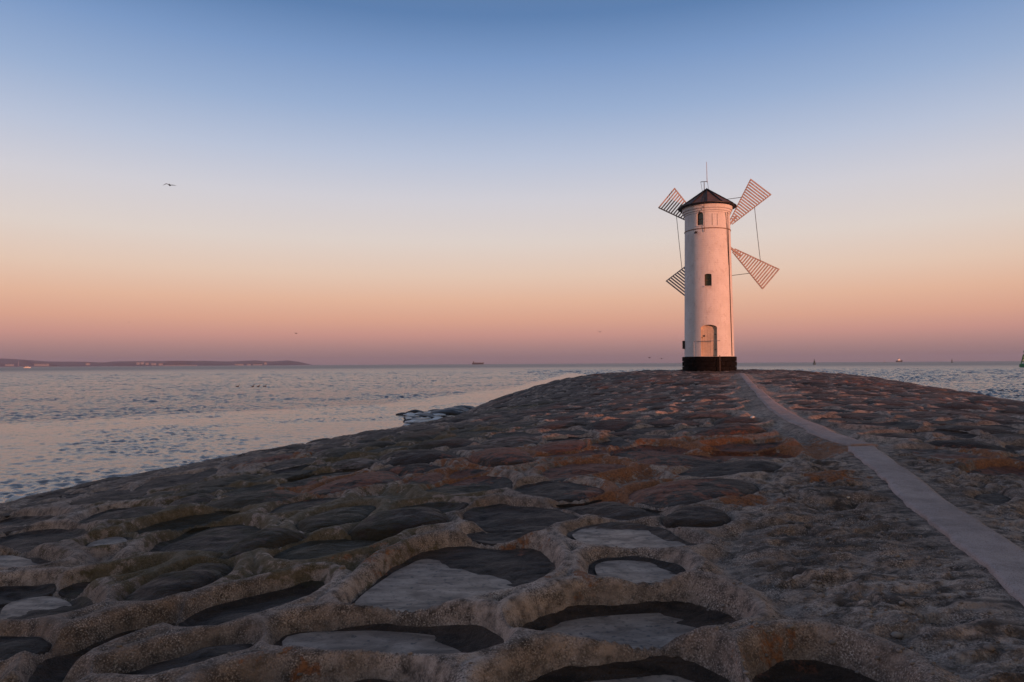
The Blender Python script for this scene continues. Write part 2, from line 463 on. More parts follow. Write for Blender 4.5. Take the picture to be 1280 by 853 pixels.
# loose jittered rows of stones for the rest of the paving
gu, gs = 1.12, .86
seeds = []
for j in range(-6, 58):
    for i in range(-17, 15):
        uu = (i + .5 * (j % 2)) * gu + RNG.uniform(-.36, .36) * gu; ss = j * gs + RNG.uniform(-.36, .36) * gs
        seeds.append((uu, ss))
seeds = np.array(seeds)
for k in range(len(seeds)):
    if RNG.random() < .10: seeds[k] += RNG.uniform(-.5, .5, 2)
for k in range(len(seeds)):
    uu, ss = seeds[k]
    x, y = AX0 + uu * AXR + ss * AXA
    r = math.hypot(x, y); az = math.degrees(math.atan2(x, y))
    if y < .8 or abs(az) > 58 or r < 1.5 or ss > 44 or uu < -16.6 or uu > 15: continue
    if abs(uu) < 16.5 and path_dist(np.array([x]), np.array([y]))[0] < .62: continue
    if poly_sd(np.array([x]), np.array([y]), BARE)[0] > -.3: continue
    bad = False
    for P, lo, hi in TRC:
        if lo[0] < x < hi[0] and lo[1] < y < hi[1] and poly_sd(np.array([x]), np.array([y]), P)[0] > -.16:
            bad = True; break
    if bad: continue
    d2 = ((seeds - seeds[k]) ** 2).sum(1); nb = np.argsort(d2)[1:15]
    P = seeds[k] + np.array([[-1.4, -1.2], [1.4, -1.2], [1.4, 1.2], [-1.4, 1.2]])
    gap = RNG.uniform(.04, .09)
    for q in nb:
        n = seeds[q] - seeds[k]; L = np.hypot(*n); n = n / L
        P = clip_half(P, n, (seeds[k] + seeds[q]) @ n / 2 - gap)
        if P is None: break
    if P is None or len(P) < 3: continue
    P = resample(chaikin(P, 2), 24)
    W = AX0 + P[:, :1] * AXR + P[:, 1:] * AXA
    W = W + .05 * np.stack([vnoise(W[:, 0] * 3, W[:, 1] * 3, 1), vnoise(W[:, 0] * 3, W[:, 1] * 3, 2)], 1)
    if path_dist(W[:, 0], W[:, 1]).min() < .3: continue
    # keep clear of traced hollows: every outline point draws back until a ridge is left between
    c = np.array([x, y]); near = [TP for TP, lo, hi in TRC if lo[0] - .9 < x < hi[0] + .9 and lo[1] - .9 < y < hi[1] + .9]
    if near:
        f = np.ones(len(W))
        for f_ in np.linspace(1, .12, 18):
            Q = c + (W - c) * f_
            clear = np.max([poly_sd(Q[:, 0], Q[:, 1], TP) for TP in near], 0) < -.13
            f = np.where((f > f_) & ~clear & (f < 1.5), f, f)
            if f_ == 1: cur = np.where(clear, 1.0, 0.0)
            else: cur = np.where((cur == 0) & clear, f_, cur)
        cur = np.where(cur == 0, .12, cur); cur = np.minimum(cur, (np.roll(cur, 1) + np.roll(cur, -1) + cur) / 3 + .05)
        W = resample(chaikin(c + (W - c) * cur[:, None], 1), 24)
    c = W.mean(0)
    if np.ptp(W[:, 0]) * np.ptp(W[:, 1]) < .06: continue
    dp = RNG.uniform(.09, .17); dome = RNG.uniform(-.01, .05) if RNG.random() < .62 else RNG.uniform(.08, .20)
    fr_ = float(sstep(9, 18, math.hypot(*c)))          # towards the tower the slabs lie nearly level with their joints
    dp = dp * (1 - fr_) + RNG.uniform(.05, .09) * fr_
    dome = dome * (1 - fr_) + (dp - .015 + RNG.uniform(-.07, .05)) * fr_
    cells.append(dict(P=W, depth=dp, dome=dome, ice=None, c=c, wall=RNG.uniform(.04, .07), shift=.05, traced=False))
print('cells', len(cells))

# zones of growth on the stone (lichen, moss), as soft spots at places on the mole
LICHEN = [((620, 572), 1.0), ((560, 592), .8), ((760, 580), 1.2), ((880, 555), 1.5), ((1000, 556), 1.0), ((800, 610), .8), ((700, 560), 1.4),
          ((430, 600), 1.1), ((800, 478), 3.0), ((880, 474), 3.0), ((630, 500), 2.2), ((1240, 572), 1.0), ((1070, 478), 3.5),
          ((1180, 500), 2.0), ((1040, 598), .4), ((925, 625), .4), ((345, 572), .9)]
MOSS = [((250, 640), 1.6), ((430, 640), 1.5), ((400, 685), 1.0), ((300, 600), 2.2), ((520, 615), 1.2), ((220, 700), 1.0), ((560, 540), 2.5), ((640, 510), 3.0), ((480, 560), 2.0)]
LZ = [(on_base(*p), r, 1.0 if r < 2 else .66) for p, r in LICHEN] + [(on_base(*p), r, .62) for p, r in (((655, 672), .3), ((470, 697), .35), ((360, 818), .35), ((720, 720), .25), ((960, 800), .3))]; MZ = [(on_base(*p), r * .9) for p, r in MOSS]


def zones(x, y):
    l = np.zeros_like(x); m = np.zeros_like(x)
    for c, r, a in LZ: l = np.maximum(l, a * np.exp(-((x - c[0]) ** 2 + (y - c[1]) ** 2) / (r * r)))
    for c, r in MZ: m = np.maximum(m, np.exp(-((x - c[0]) ** 2 + (y - c[1]) ** 2) / (r * r)))
    return l, m


def warp(x, y):
    return x + .035 * fbm(x * 3.1, y * 3.1, 3, 1), y + .035 * fbm(x * 3.1, y * 3.1, 3, 5)


def finez(x, y): return .010 * fbm(x * 7, y * 7, 3, 6)


def hollow(x, y, c):
    a, b = warp(x, y)
    return -c['depth'] * .5 * (1 + np.tanh((poly_sd(a, b, c['P']) + c['shift']) / c['wall']))


def under(x, y):
    """slow unevenness of the old paving"""
    return .035 * fbm(x * .7, y * .7, 2, 3) + .012 * fbm(x * 2.6, y * 2.6, 2, 4)


# ------------------------------------------------------------------ materials of the mole
def mat_mortar():
    t = NT('mortar'); v = t.pos()
    n1 = t.noise(v, .9, 5); n2 = t.noise(v, 14, 5, .6); g = t.noise(v, 120, 2, .6); g2 = t.noise(v, 46, 3, .65)
    c = t.mix(t.rng(n1, .38, .62), (.28, .190, .145), (.52, .375, .300))
    st = t.noise(v, 2.1, 8, .68, .8)
    c = t.mix(t.rng(st, .53, .63, 0, .6), c, (.10, .072, .058))
    c = t.mix(t.rng(n2, .42, .68), c, (.10, .073, .060))
    gs = t.rng(t.noise(v, 5.5, 5, .6), .35, .65, .15, 1.0)
    c = t.mix(t.math('MULTIPLY', gs, t.rng(g, .53, .68)), c, (.68, .53, .45))
    c = t.mix(t.math('MULTIPLY', gs, t.rng(g, .46, .34)), c, (.06, .044, .038))
    ms = t.rng(t.math('ADD', t.attr('moss'), t.rng(t.noise(v, 7.0, 8, .68), .25, .75, -.6, .5)), .47, .70, 0, .68, True)
    cs = t.noise(t.mapping(v, (3.0, 8.0, 3.0), (0, 0, .15)), 1.4, 7, .7, .6)
    c = t.mix(t.math('MULTIPLY', t.attr('bare'), t.rng(cs, .47, .60, 0, .85)), c, (.055, .041, .035))
    c = t.mix(ms, c, t.mix(t.rng(g2, .35, .65), (.075, .052, .017), (.16, .115, .05)))
    li = t.rng(t.math('ADD', t.attr('lichen'), t.rng(t.noise(v, 8.0, 8, .7), .25, .75, -.75, .5)), .43, .68, 0, .92, True)
    c = t.mix(li, c, t.mix(t.rng(g2, .35, .62), (.16, .06, .030), (.38, .145, .055)))
    h = t.math('ADD', t.math('MULTIPLY', g, .6), t.math('MULTIPLY', g2, 1.0))
    nb = t.bump(h, .8, .012, t.bump(n2, .5, .03))
    return t.fin(c, t.rng(n2, .3, .7, .7, .95), nb, spec=.3)


def mat_stone():
    t = NT('weathered_stone'); v = t.pos(); tint = t.attr('tint')
    vs = t.mapping(v, (2.2, 5.0, 9.0), (0, 0, .35))
    n1 = t.noise(vs, 2.2, 6, .62, .4); n2 = t.noise(v, 20, 5, .6); g = t.noise(v, 85, 3, .6)
    rmp = t.n('ShaderNodeValToRGB'); t.set(rmp.inputs[0], tint)
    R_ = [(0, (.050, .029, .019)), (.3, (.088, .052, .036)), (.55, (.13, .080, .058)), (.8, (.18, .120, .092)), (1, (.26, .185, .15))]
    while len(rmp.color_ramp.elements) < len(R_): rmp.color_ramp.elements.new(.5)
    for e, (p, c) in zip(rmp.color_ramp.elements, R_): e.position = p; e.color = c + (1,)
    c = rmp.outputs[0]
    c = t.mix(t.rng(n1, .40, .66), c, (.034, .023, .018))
    c = t.mix(t.rng(g, .58, .76, 0, .6), c, (.17, .135, .12))
    ms = t.rng(t.math('ADD', t.attr('moss'), t.rng(t.noise(v, 6.0, 8, .68), .25, .75, -.6, .4)), .42, .62, 0, .75, True)
    c = t.mix(ms, c, (.050, .036, .014))
    li = t.rng(t.math('ADD', t.attr('lichen'), t.rng(t.noise(v, 6.5, 8, .7), .25, .75, -.75, .5)), .45, .68, 0, .9, True)
    c = t.mix(li, c, t.mix(t.rng(n2, .3, .65), (.13, .048, .030), (.32, .11, .058)))
    h = t.math('ADD', t.math('MULTIPLY', n1, 1.4), t.math('MULTIPLY', n2, .7))
    nb = t.bump(t.math('ADD', h, t.math('MULTIPLY', g, .25)), 1.0, .045)
    return t.fin(c, t.rng(n1, .3, .7, .55, .85), nb, spec=.35)


def mat_ice():
    t = NT('frozen_puddle'); v = t.pos()
    vs = t.mapping(v, (3.0, 6.0, 1.0), (0, 0, .2))
    n1 = t.noise(vs, 1.6, 6, .6, .5); n2 = t.noise(v, 30, 4, .6)
    c = t.mix(t.rng(n1, .36, .62), (.45, .325, .26), (.21, .15, .12))
    c = t.mix(t.rng(n2, .55, .7), c, (.10, .085, .08))
    return t.fin(c, t.rng(n1, .3, .7, .4, .6), t.bump(t.math('ADD', n1, t.math('MULTIPLY', n2, .2)), .4, .03), spec=.15)


def mat_path():
    t = NT('worn_concrete'); v = t.pos()
    n1 = t.noise(v, 1.3, 5); n2 = t.noise(v, 12, 5, .6); g = t.noise(v, 150, 2)
    c = t.mix(t.rng(n1, .35, .65), (.38, .285, .262), (.51, .395, .365))
    c = t.mix(t.rng(n2, .45, .72, 0, .4), c, (.24, .19, .17))
    c = t.mix(t.rng(t.noise(v, 3.5, 6, .7), .5, .68, 0, .6), c, (.24, .19, .17))
    c = t.mix(t.rng(g, .55, .7), c, (.47, .42, .41)); c = t.mix(t.rng(g, .42, .3), c, (.16, .13, .13))
    ck = t.n('ShaderNodeTexVoronoi', feature='DISTANCE_TO_EDGE'); t.set(ck.inputs['Vector'], t.mapping(t.mix(.12, v, t.n('ShaderNodeTexNoise').outputs[1], 'ADD'), (1, .5, 1))); ck.inputs['Scale'].default_value = 1.1
    crk = t.rng(ck.outputs[0], 0, .012, 1, 0)
    return t.fin(c, .9, t.bump(t.math('SUBTRACT', t.math('ADD', g, t.math('MULTIPLY', n2, .15)), 0.0), .6, .010), spec=.2)


M_MORTAR, M_STONE, M_ICE, M_PATH = mat_mortar(), mat_stone(), mat_ice(), mat_path()

# ------------------------------------------------------------------ the mole's mortar as a height field
AZ_STEP = .115
az = np.r_[np.arange(-180, -47, 3.0), np.arange(-46, 46.001, AZ_STEP), np.arange(48, 178, 3.0)]
rr = np.r_[np.linspace(.25, 1.5, 10), 1.6 * np.exp(np.arange(0, math.log(58 / 1.6), .0046))]
AZ, RR = np.meshgrid(np.radians(az), rr)
GX = RR * np.sin(AZ); GY = RR * np.cos(AZ)
ZO = np.zeros_like(GX); ED = np.full_like(GX, -1.0)
wx, wy = warp(GX, GY)
azr = np.radians(az)
for c in cells:
    P = c['P']; pr = np.hypot(P[:, 0], P[:, 1]); pa = np.arctan2(P[:, 0], P[:, 1])
    m = .45
    i0, i1 = np.searchsorted(rr, [pr.min() - m, pr.max() + m]); dm = m / max(pr.min() - m, .6)
    j0, j1 = np.searchsorted(azr, [pa.min() - dm, pa.max() + dm])
    if i1 <= i0 or j1 <= j0: continue
    sl = np.s_[i0:i1, j0:j1]
    sd = poly_sd(wx[sl], wy[sl], P)
    ED[sl] = np.maximum(ED[sl], sd)
    ZO[sl] = np.minimum(ZO[sl], -c['depth'] * .5 * (1 + np.tanh((sd + c['shift']) / c['wall'])))
bare_ = bare = sstep(-.25, .35, poly_sd(GX, GY, BARE) + .25 * fbm(GX * 1.5, GY * 1.5, 2, 2)) if True else 0
crest = .55 + .45 * fbm(GX * 1.1, GY * 1.1, 2, 6)
rope = .036 * np.exp(-((ED + .12) / .06) ** 2) * crest - .085 * sstep(.14, .30, -ED)
ZO = ZO + rope * (1 - bare) * (1 - .45 * sstep(9, 18, np.hypot(GX, GY)))
fine = finez(GX, GY)
crust = fbm(GX * 3.2 + GY * .9, GY * 9, 4, 2, .6)
ZO = ZO + fine * (1 - .3 * bare) + bare * (.06 * crust - .06 * sstep(.12, .5, fbm(GX * 4.5, GY * 8, 3, 7)))
pd = path_dist(GX, GY)
ZO = ZO * sstep(.15, .45, pd)                     # flat bed under the path
GZ = base_z(GX, GY) + under(GX, GY) + ZO
lz, mz = zones(GX, GY)
nr, nc = GX.shape
idx = np.arange(nr * nc).reshape(nr, nc)
nxt = np.roll(idx, -1, 1)
F = np.stack([idx[:-1], nxt[:-1], nxt[1:], idx[1:]], -1).reshape(-1, 4)[:, ::-1]
V = np.stack([GX, GY, GZ], -1).reshape(-1, 3)
mole_me = mesh_np('breakwater', V, F, True, dict(lichen=lz, moss=mz, bare=bare_))
mole = link_mesh('breakwater', mole_me, M_MORTAR); tag(mole, kind='structure')
del AZ, RR, wx, wy, crust, fine, bare


def stone_mesh(c, M, K, tint):
    """closed slab: rings from the middle to the outline, then a rim below"""
    P = resample(c['P'], M); ctr = P.mean(0)
    P = P + (P - ctr) / np.hypot(*(P - ctr).T)[:, None] * .105
    ts = 1 - (1 - np.linspace(0, 1, K + 1)[1:]) ** 1.5
    rings = [ctr + (P - ctr) * t for t in ts]
    X = np.concatenate([[ctr[0]]] + [r[:, 0] for r in rings]); Y = np.concatenate([[ctr[1]]] + [r[:, 1] for r in rings])
    T = np.concatenate([[0]] + [np.full(M, t) for t in ts])
    a, b = c['tilt']
    sc_ = .8 + .2 * np.minimum(1, 1.2 * c['depth'] / .1)
    Z = (base_z(X, Y) + under(X, Y) - c['depth'] + .012 + c['dome'] * (1 - T ** 3) + a * (X - ctr[0]) + b * (Y - ctr[1])
         + ((.034 if c['traced'] else .018) * fbm(X * 2.6, Y * 4.5 + X, 3, 3) + .010 * fbm(X * 12, Y * 20, 3, 5)) * sc_ * (1 - .5 * T))
    sd = poly_sd(*warp(X, Y), c['P'])
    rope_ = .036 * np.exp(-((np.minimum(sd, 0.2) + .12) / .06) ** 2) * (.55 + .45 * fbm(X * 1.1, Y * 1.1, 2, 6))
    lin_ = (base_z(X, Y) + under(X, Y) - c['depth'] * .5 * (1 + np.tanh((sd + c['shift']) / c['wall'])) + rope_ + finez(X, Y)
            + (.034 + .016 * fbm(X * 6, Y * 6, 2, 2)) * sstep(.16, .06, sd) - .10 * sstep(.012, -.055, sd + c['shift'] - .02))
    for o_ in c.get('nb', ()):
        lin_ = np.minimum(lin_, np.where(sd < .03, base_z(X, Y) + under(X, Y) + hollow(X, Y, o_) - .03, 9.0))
    k_ = sstep(-.03, .03, sd + c['shift'] - .02); Z = np.maximum(Z, lin_) * k_ + lin_ * (1 - k_)  # dark stone carried up the mortar walls, so shade in the hollows is built in
    V = [np.stack([X, Y, Z], 1)]
    rim = np.stack([rings[-1][:, 0], rings[-1][:, 1], Z[-M:] - .12], 1); V.append(rim)
    V.append(np.array([[ctr[0], ctr[1], Z[-M:].min() - .14]]))
    V = np.vstack(V); k = np.arange(M); k2 = (k + 1) % M
    F = [np.stack([np.zeros(M, int), 1 + k, 1 + k2], 1)]
    for i in range(K):
        b0 = 1 + i * M; b1 = b0 + M
        F.append(np.stack([b0 + k, b1 + k, b1 + k2], 1)); F.append(np.stack([b0 + k, b1 + k2, b0 + k2], 1))
    F.append(np.stack([1 + K * M + k, np.full(M, 1 + K * M + M), 1 + K * M + k2], 1))
    l, m = zones(V[:, 0], V[:, 1])
    return V, np.vstack(F), l, m, np.full(len(V), tint)


for c in cells:
    ctr = c['c']; d = math.hypot(*ctr); P = c['P']
    A = .5 * abs(np.sum(P[:, 0] * np.roll(P[:, 1], -1) - P[:, 1] * np.roll(P[:, 0], -1)))
    inview = abs(math.degrees(math.atan2(ctr[0], ctr[1]))) < 39 and d > 2
    zc = float(base_z(ctr[0], ctr[1]))
    c['score'] = (A * max(.02, (CAM_Z - zc)) / d ** 3) * (1 if inview else .01)
    c['tilt'] = (RNG.uniform(-.06, .06), RNG.uniform(-.06, .06)); c['zc'] = zc
for i_, tl in {0: (0, .01), 1: (.06, .085), 2: (.0, .04), 3: (.02, .11), 4: (.07, .03), 5: (-.02, .05), 6: (.02, .0)}.items():
    cells[i_]['tilt'] = tl
for i_, c in enumerate(cells[:len(TR)]):
    c['nb'] = [o_ for o_ in cells[:len(TR)] if o_ is not c and np.hypot(*(o_['c'] - c['c'])) < 2.2]
order = sorted(cells, key=lambda c: -c['score'])
stuffV, stuffF, sl_, sm_, st_ = [], [], [], [], []; off = 0
for i, c in enumerate(order):
    if c['zc'] < -.3: continue
    tint = float(np.clip(RNG.beta(1.6, 2.2), 0, 1)) * (.6 if c['traced'] else 1)
    big = c['score'] > order[60]['score']
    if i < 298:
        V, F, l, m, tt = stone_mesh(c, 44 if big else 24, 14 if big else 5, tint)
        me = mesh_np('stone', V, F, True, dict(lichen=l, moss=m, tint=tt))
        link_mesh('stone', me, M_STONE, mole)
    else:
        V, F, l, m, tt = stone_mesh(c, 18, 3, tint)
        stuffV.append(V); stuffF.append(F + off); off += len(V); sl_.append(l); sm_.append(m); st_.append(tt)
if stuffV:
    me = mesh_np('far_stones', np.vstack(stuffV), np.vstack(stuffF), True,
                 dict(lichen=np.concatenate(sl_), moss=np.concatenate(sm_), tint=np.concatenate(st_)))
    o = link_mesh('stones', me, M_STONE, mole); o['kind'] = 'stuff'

# frozen puddles lie level in the deeper hollows
for c in cells:
    if c['ice'] is None: continue
    P = resample(c['P'], 40); ctr = P.mean(0)
    z = float((base_z(P[:, 0], P[:, 1]) + under(P[:, 0], P[:, 1])).mean()) - c['depth'] + c['ice'] + .016
    rings = [ctr + (P - ctr) * t for t in (.33, .66, .97)]
    X = np.concatenate([[ctr[0]]] + [r[:, 0] for r in rings]); Y = np.concatenate([[ctr[1]]] + [r[:, 1] for r in rings])
    Z = np.full(len(X), z) + .002 * vnoise(X * 6, Y * 6, 2)
    k = np.arange(40); k2 = (k + 1) % 40
    F = [np.stack([np.zeros(40, int), 1 + k2, 1 + k], 1)]
    for i in range(2):
        b0 = 1 + i * 40; b1 = b0 + 40
        F.append(np.stack([b0 + k, b1 + k2, b1 + k], 1)); F.append(np.stack([b0 + k, b0 + k2, b1 + k2], 1))
    me = mesh_np('frozen_puddle', np.stack([X, Y, Z], 1), np.vstack(F)[:, ::-1])
    link_mesh('frozen_puddle', me, M_ICE, mole)


# ------------------------------------------------------------------ path
def path_mesh(Lp, Rp, h, name):
    n = 260
    def rs(P):
        L = np.r_[0, np.cumsum(np.hypot(*np.diff(P, axis=0).T))]; t = np.linspace(0, L[-1], n)
        return np.stack([np.interp(t, L, P[:, 0]), np.interp(t, L, P[:, 1])], 1)
    A, B = rs(Lp), rs(Rp)
    ws = [0, 0, .03, .12, .3, .5, .7, .88, .97, 1, 1]
    hs = [-.15, h * .35, h * .82, h * .97, h, h * 1.03, h, h * .97, h * .82, h * .35, -.15]
    rows = []
    for w, hh in zip(ws, hs):
        Q = A + (B - A) * w
        e = .028 * fbm(Q[:, 0] * 6, Q[:, 1] * 6, 3, 4) if w in (0, 1) else 0
        Q = Q + (np.array([[1, .3]]) * np.reshape(e, (-1, 1)) if w in (0, 1) else 0)
        Z = base_z(Q[:, 0], Q[:, 1]) + under(Q[:, 0], Q[:, 1]) + hh + .0015 * fbm(Q[:, 0] * 4, Q[:, 1] * 4, 3, 2)
        rows.append(np.stack([Q[:, 0], Q[:, 1], Z], 1))
    V = np.stack(rows, 1).reshape(-1, 3); m = len(ws)
    I = np.arange(n * m).reshape(n, m)
    F = np.stack([I[:-1, :-1], I[:-1, 1:], I[1:, 1:], I[1:, :-1]], -1).reshape(-1, 4)
    me = mesh_np(name, V, F)
    import bmesh
    bm = bmesh.new(); bm.from_mesh(me)
    bm.verts.ensure_lookup_table()
    for row in (I[0], I[-1]): bm.faces.new([bm.verts[i] for i in row])
    bmesh.ops.recalc_face_normals(bm, faces=bm.faces); bm.to_mesh(me); bm.free()
    return me


o = link_mesh('path', path_mesh(PATH_NEAR_L, PATH_NEAR_R, .032, 'path'), M_PATH); tag(o, kind='structure')
o = link_mesh('path', path_mesh(PATH_FAR_L, PATH_FAR_R, .028, 'path'), M_PATH); tag(o, kind='structure')


# ------------------------------------------------------------------ sea
def mat_sea():
    t = NT('sea_water'); v = t.pos(); calm = t.attr('calm')
    va = t.mapping(v, (1.0, 1.6, 1.0), (0, 0, .5))
    w1 = t.noise(va, .55, 4, .6, .6); w2 = t.noise(va, 2.2, 4, .6, .4); w3 = t.noise(t.mapping(v, (1, 1.3, 1), (0, 0, -.6)), 6.0, 3, .6)
    rough_h = t.math('ADD', t.math('MULTIPLY', w2, .5), t.math('MULTIPLY', w3, .18))
    calm_h = t.math('ADD', t.math('MULTIPLY', w2, .15), t.math('MULTIPLY', w3, .10))
    mix = t.n('ShaderNodeMix', data_type='FLOAT'); t.set(mix.inputs[0], calm); t.set(mix.inputs[2], rough_h); t.set(mix.inputs[3], calm_h)
    nb = t.bump(mix.outputs[0], 1.0, t.rng(calm, 0, 1, .16, .12))
    ln = t.n('ShaderNodeVectorMath', operation='LENGTH'); t.set(ln.inputs[0], v)
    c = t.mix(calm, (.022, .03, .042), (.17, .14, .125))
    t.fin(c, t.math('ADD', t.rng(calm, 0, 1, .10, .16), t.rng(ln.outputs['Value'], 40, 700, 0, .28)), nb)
    t.p.inputs['IOR'].default_value = 1.333
    return t.m


SA = np.r_[np.arange(-180, -47, 4.0), np.arange(-45, 45.01, .12), np.arange(48, 177, 4.0)]
SR = np.r_[[3.0], 9 * np.exp(np.arange(0, math.log(500 / 9), .0048)), 505 * np.exp(np.arange(0, math.log(14000 / 505) + .03, .04))]; SR[-1] = 14000
A_, R_ = np.meshgrid(np.radians(SA), SR)
SX, SY = R_ * np.sin(A_), R_ * np.cos(A_)
bl = np.array([[-90, 8], [-45, 25], [-26.7, 35.5], [-19.7, 42], [-9.8, 52], [0, 85], [23, 244], [60, 500]], float)
yb = np.interp(SX, bl[:, 0], bl[:, 1])
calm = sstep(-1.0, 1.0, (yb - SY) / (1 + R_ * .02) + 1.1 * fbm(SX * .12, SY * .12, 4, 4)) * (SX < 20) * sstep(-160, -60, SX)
ca, sa = math.cos(.35), math.sin(.35); QX = SX * ca + SY * sa; QY = -SX * sa + SY * ca
far = sstep(180, 500, R_)
grp = .55 + .45 * sstep(-.4, .4, fbm(QX * .09, QY * .2, 3, 2))
long_ = (.045 * (1 - 2 * np.abs(vnoise(QX * .65, QY * .95, 1))) + .060 * vnoise(QX * 1.7, QY * 2.2, 2)) * (.6 + .6 * sstep(40, 160, R_)) * grp + .16 * sstep(90, 250, R_) * vnoise(QX * .28, QY * .42, 6)
short = (.036 * (1 - 2 * np.abs(vnoise(QX * 2.6, QY * 3.2, 3))) + .016 * vnoise(QX * 5.2, QY * 5.6, 4)) * grp
rip = (.012 * (1 - 2 * np.abs(vnoise(QX * 2.2, QY * 2.6, 5))) + .013 * vnoise(QX * 5.5, QY * 5.5, 7) + .007 * vnoise(QX * 10, QY * 10, 4)) * (.45 + .75 * sstep(-.3, .4, fbm(QX * .2, QY * .35, 3, 6)))
SZ = 1.25 * (1 + .8 * sstep(0, 14, SX)) * (long_ + short * sstep(220, 60, R_)) * (1 - calm) + 1.75 * rip * calm * sstep(180, 50, R_)
SZ = SZ * (1 - far) * sstep(3, 12, R_)
nr, nc = SX.shape; idx = np.arange(nr * nc).reshape(nr, nc); nxt = np.roll(idx, -1, 1)
F = np.stack([idx[:-1], nxt[:-1], nxt[1:], idx[1:]], -1).reshape(-1, 4)[:, ::-1]
hid = base_z(SX, SY).ravel() > .45                       # under the mole
F = F[~(hid[F].all(1))]
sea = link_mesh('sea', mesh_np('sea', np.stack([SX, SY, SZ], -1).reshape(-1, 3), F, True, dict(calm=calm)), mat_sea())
del A_, R_, QX, QY, long_, short, rip, grp
tag(sea, kind='structure')

# ------------------------------------------------------------------ far shore
M_HILL = simple('wooded_hills', (.035, .035, .05), .95, .4, .004)
HP = [(-700, 450), (-400, 447), (-150, 449.5), (-40, 448.3), (0, 448.3), (20, 448.8), (60, 452), (110, 452.5), (135, 453.4), (150, 452), (185, 451.2), (215, 451.6),
      (250, 451.3), (290, 452), (325, 450.8), (340, 452), (355, 450.6), (370, 452.4), (388, 456.6), (396, 458.6)]
hx = np.array([p[0] for p in HP], float); hy = np.array([p[1] for p in HP], float)
pxs = np.linspace(-700, 398, 420); pys = np.interp(pxs, hx, hy) + .25 * fbm(pxs * .06, pxs * 0, 3, 2)
rows = []
for dpt, k in ((9000, -.12), (9050, .10), (9300, .45), (9700, .8), (10100, 1.0), (10700, .85), (11600, .3), (12000, -.1)):
    row = []
    for a, b in zip(pxs, pys):
        p = at_depth(a, b, 10100); f = dpt / 10100
        h = max(p.z, 0)
        row.append((p.x * f, dpt + 250 * vnoise(a * .03, dpt * .01, 1), h * k + (6 * vnoise(a * .09, dpt * .003, 3) if 0 < k < 1 else 0) - (2 if k < 0 else 0)))
    rows.append(row)
Vh = np.array(rows); n, m = Vh.shape[:2]; I = np.arange(n * m).reshape(n, m)
F = np.stack([I[:-1, :-1], I[:-1, 1:], I[1:, 1:], I[1:, :-1]], -1).reshape(-1, 4)
hills = link_mesh('hills', mesh_np('hills', Vh.reshape(-1, 3), F), M_HILL); tag(hills, kind='structure')

M_PALE = simple('pale_render', (.30, .29, .30), .8, .1, .05)
M_TILE = simple('tile_roof', (.22, .10, .07), .8, .2, .05)
M_GLASS = simple('dark_glass', (.03, .035, .04), .15, .2, .3)
HBX = at_depth(0, 458, 8900)


def far_house(px, py, wpx, hpx, label, pitched=False, depth=8900):
    p = at_depth(px, py, depth); k = depth / FPX; w, h = wpx * k, hpx * k; dd = min(w * .6, 30)
    t = empty('building', (p.x, depth, p.z), random.uniform(-.2, .2)); tag(t, label, 'building', 'buildings on the far shore')
    MB().box((0, 0, h / 2 - 6), (w, dd, h + 12)).build('wall', M_PALE, t)
    if pitched:
        m = MB(); a, b = w / 2 + 1, dd / 2 + 1
        m.v = [Vector(q) for q in ((-a, -b, h), (a, -b, h), (a, b, h), (-a, b, h), (-a * .8, 0, h + dd * .3), (a * .8, 0, h + dd * .3))]
        m.f = [[0, 1, 5, 4], [2, 3, 4, 5], [1, 2, 5], [3, 0, 4], [3, 2, 1, 0]]
        m.build('roof', M_TILE, t)
    else:
        MB().box((0, 0, h + .8), (w + .8, dd + .8, 1.6)).build('roof', M_PALE, t)
    n = max(2, int(w / 14))
    for i in range(n):
        MB().box((-w / 2 + w * (i + .5) / n, -dd / 2, h * .5), (w / n * .45, .5, h * .3)).build('window', M_GLASS, t)
    return t


for a in [(12, 456.8, 9, 1.1, 'long low pale building nearest the left edge of the far shore', False),
          (52, 456.8, 18, 1.5, 'longest pale building on the far shore, right of the white boat', False),
          (110, 455.7, 4, 1.3, 'lone pale house on the wooded shore between the long building and the village', True),
          (172.5, 455, 3.2, 1.8, 'pale block at the left end of the bright village', False),
          (178, 454.6, 3, 1.9, 'brightest pale block near the left of the hillside village', False),
          (184, 455.3, 3.2, 1.4, 'small pale house in the middle of the hillside village', True),
          (192, 455.6, 5, 1.4, 'wider pale building right of the middle of the hillside village', False),
          (201, 456, 4, 1.2, 'pale house at the right end of the hillside village', True),
          (225, 457.6, 46, .9, 'very long low pale quay building along the far waterline', False),
          (299, 457.1, 10, 1.6, 'pale block at the left of the row below the right hill', False),
          (311, 457.1, 4, 1.7, 'narrow pale block in the middle of the row below the right hill', False),
          (322, 457.1, 11, 1.5, 'wide pale block at the right of the row below the right hill', False),
          (332, 454.8, 2.6, 1.3, 'small pale house up on the slope before the last hill', True)]:
    far_house(*a)

# mast among the left hills
p = at_depth(23, 457, 8900); t = empty('mast', (p.x, 8900, p.z)); tag(t, 'thin grey mast rising before the left hill of the far shore', 'mast')
M_GREY = simple('grey_metal', (.30, .30, .31), .5, .15, 2.0, .4)
MB().tube([(0, 0, -8), (0, 0, 62)], [2.4, 1.0], 6).build('pole', M_GREY, t)
MB().box((0, 0, 40), (6, 3, 2)).build('platform', M_GREY, t)

# ------------------------------------------------------------------ vessels and buoys
M_HULL = simple('dark_hull', (.02, .02, .026), .6, .2, .3)
M_HULLW = simple('white_superstructure', (.78, .76, .73), .5, .06, .3)
M_RUST = simple('dark_deck', (.03, .022, .024), .7, .25, .3)


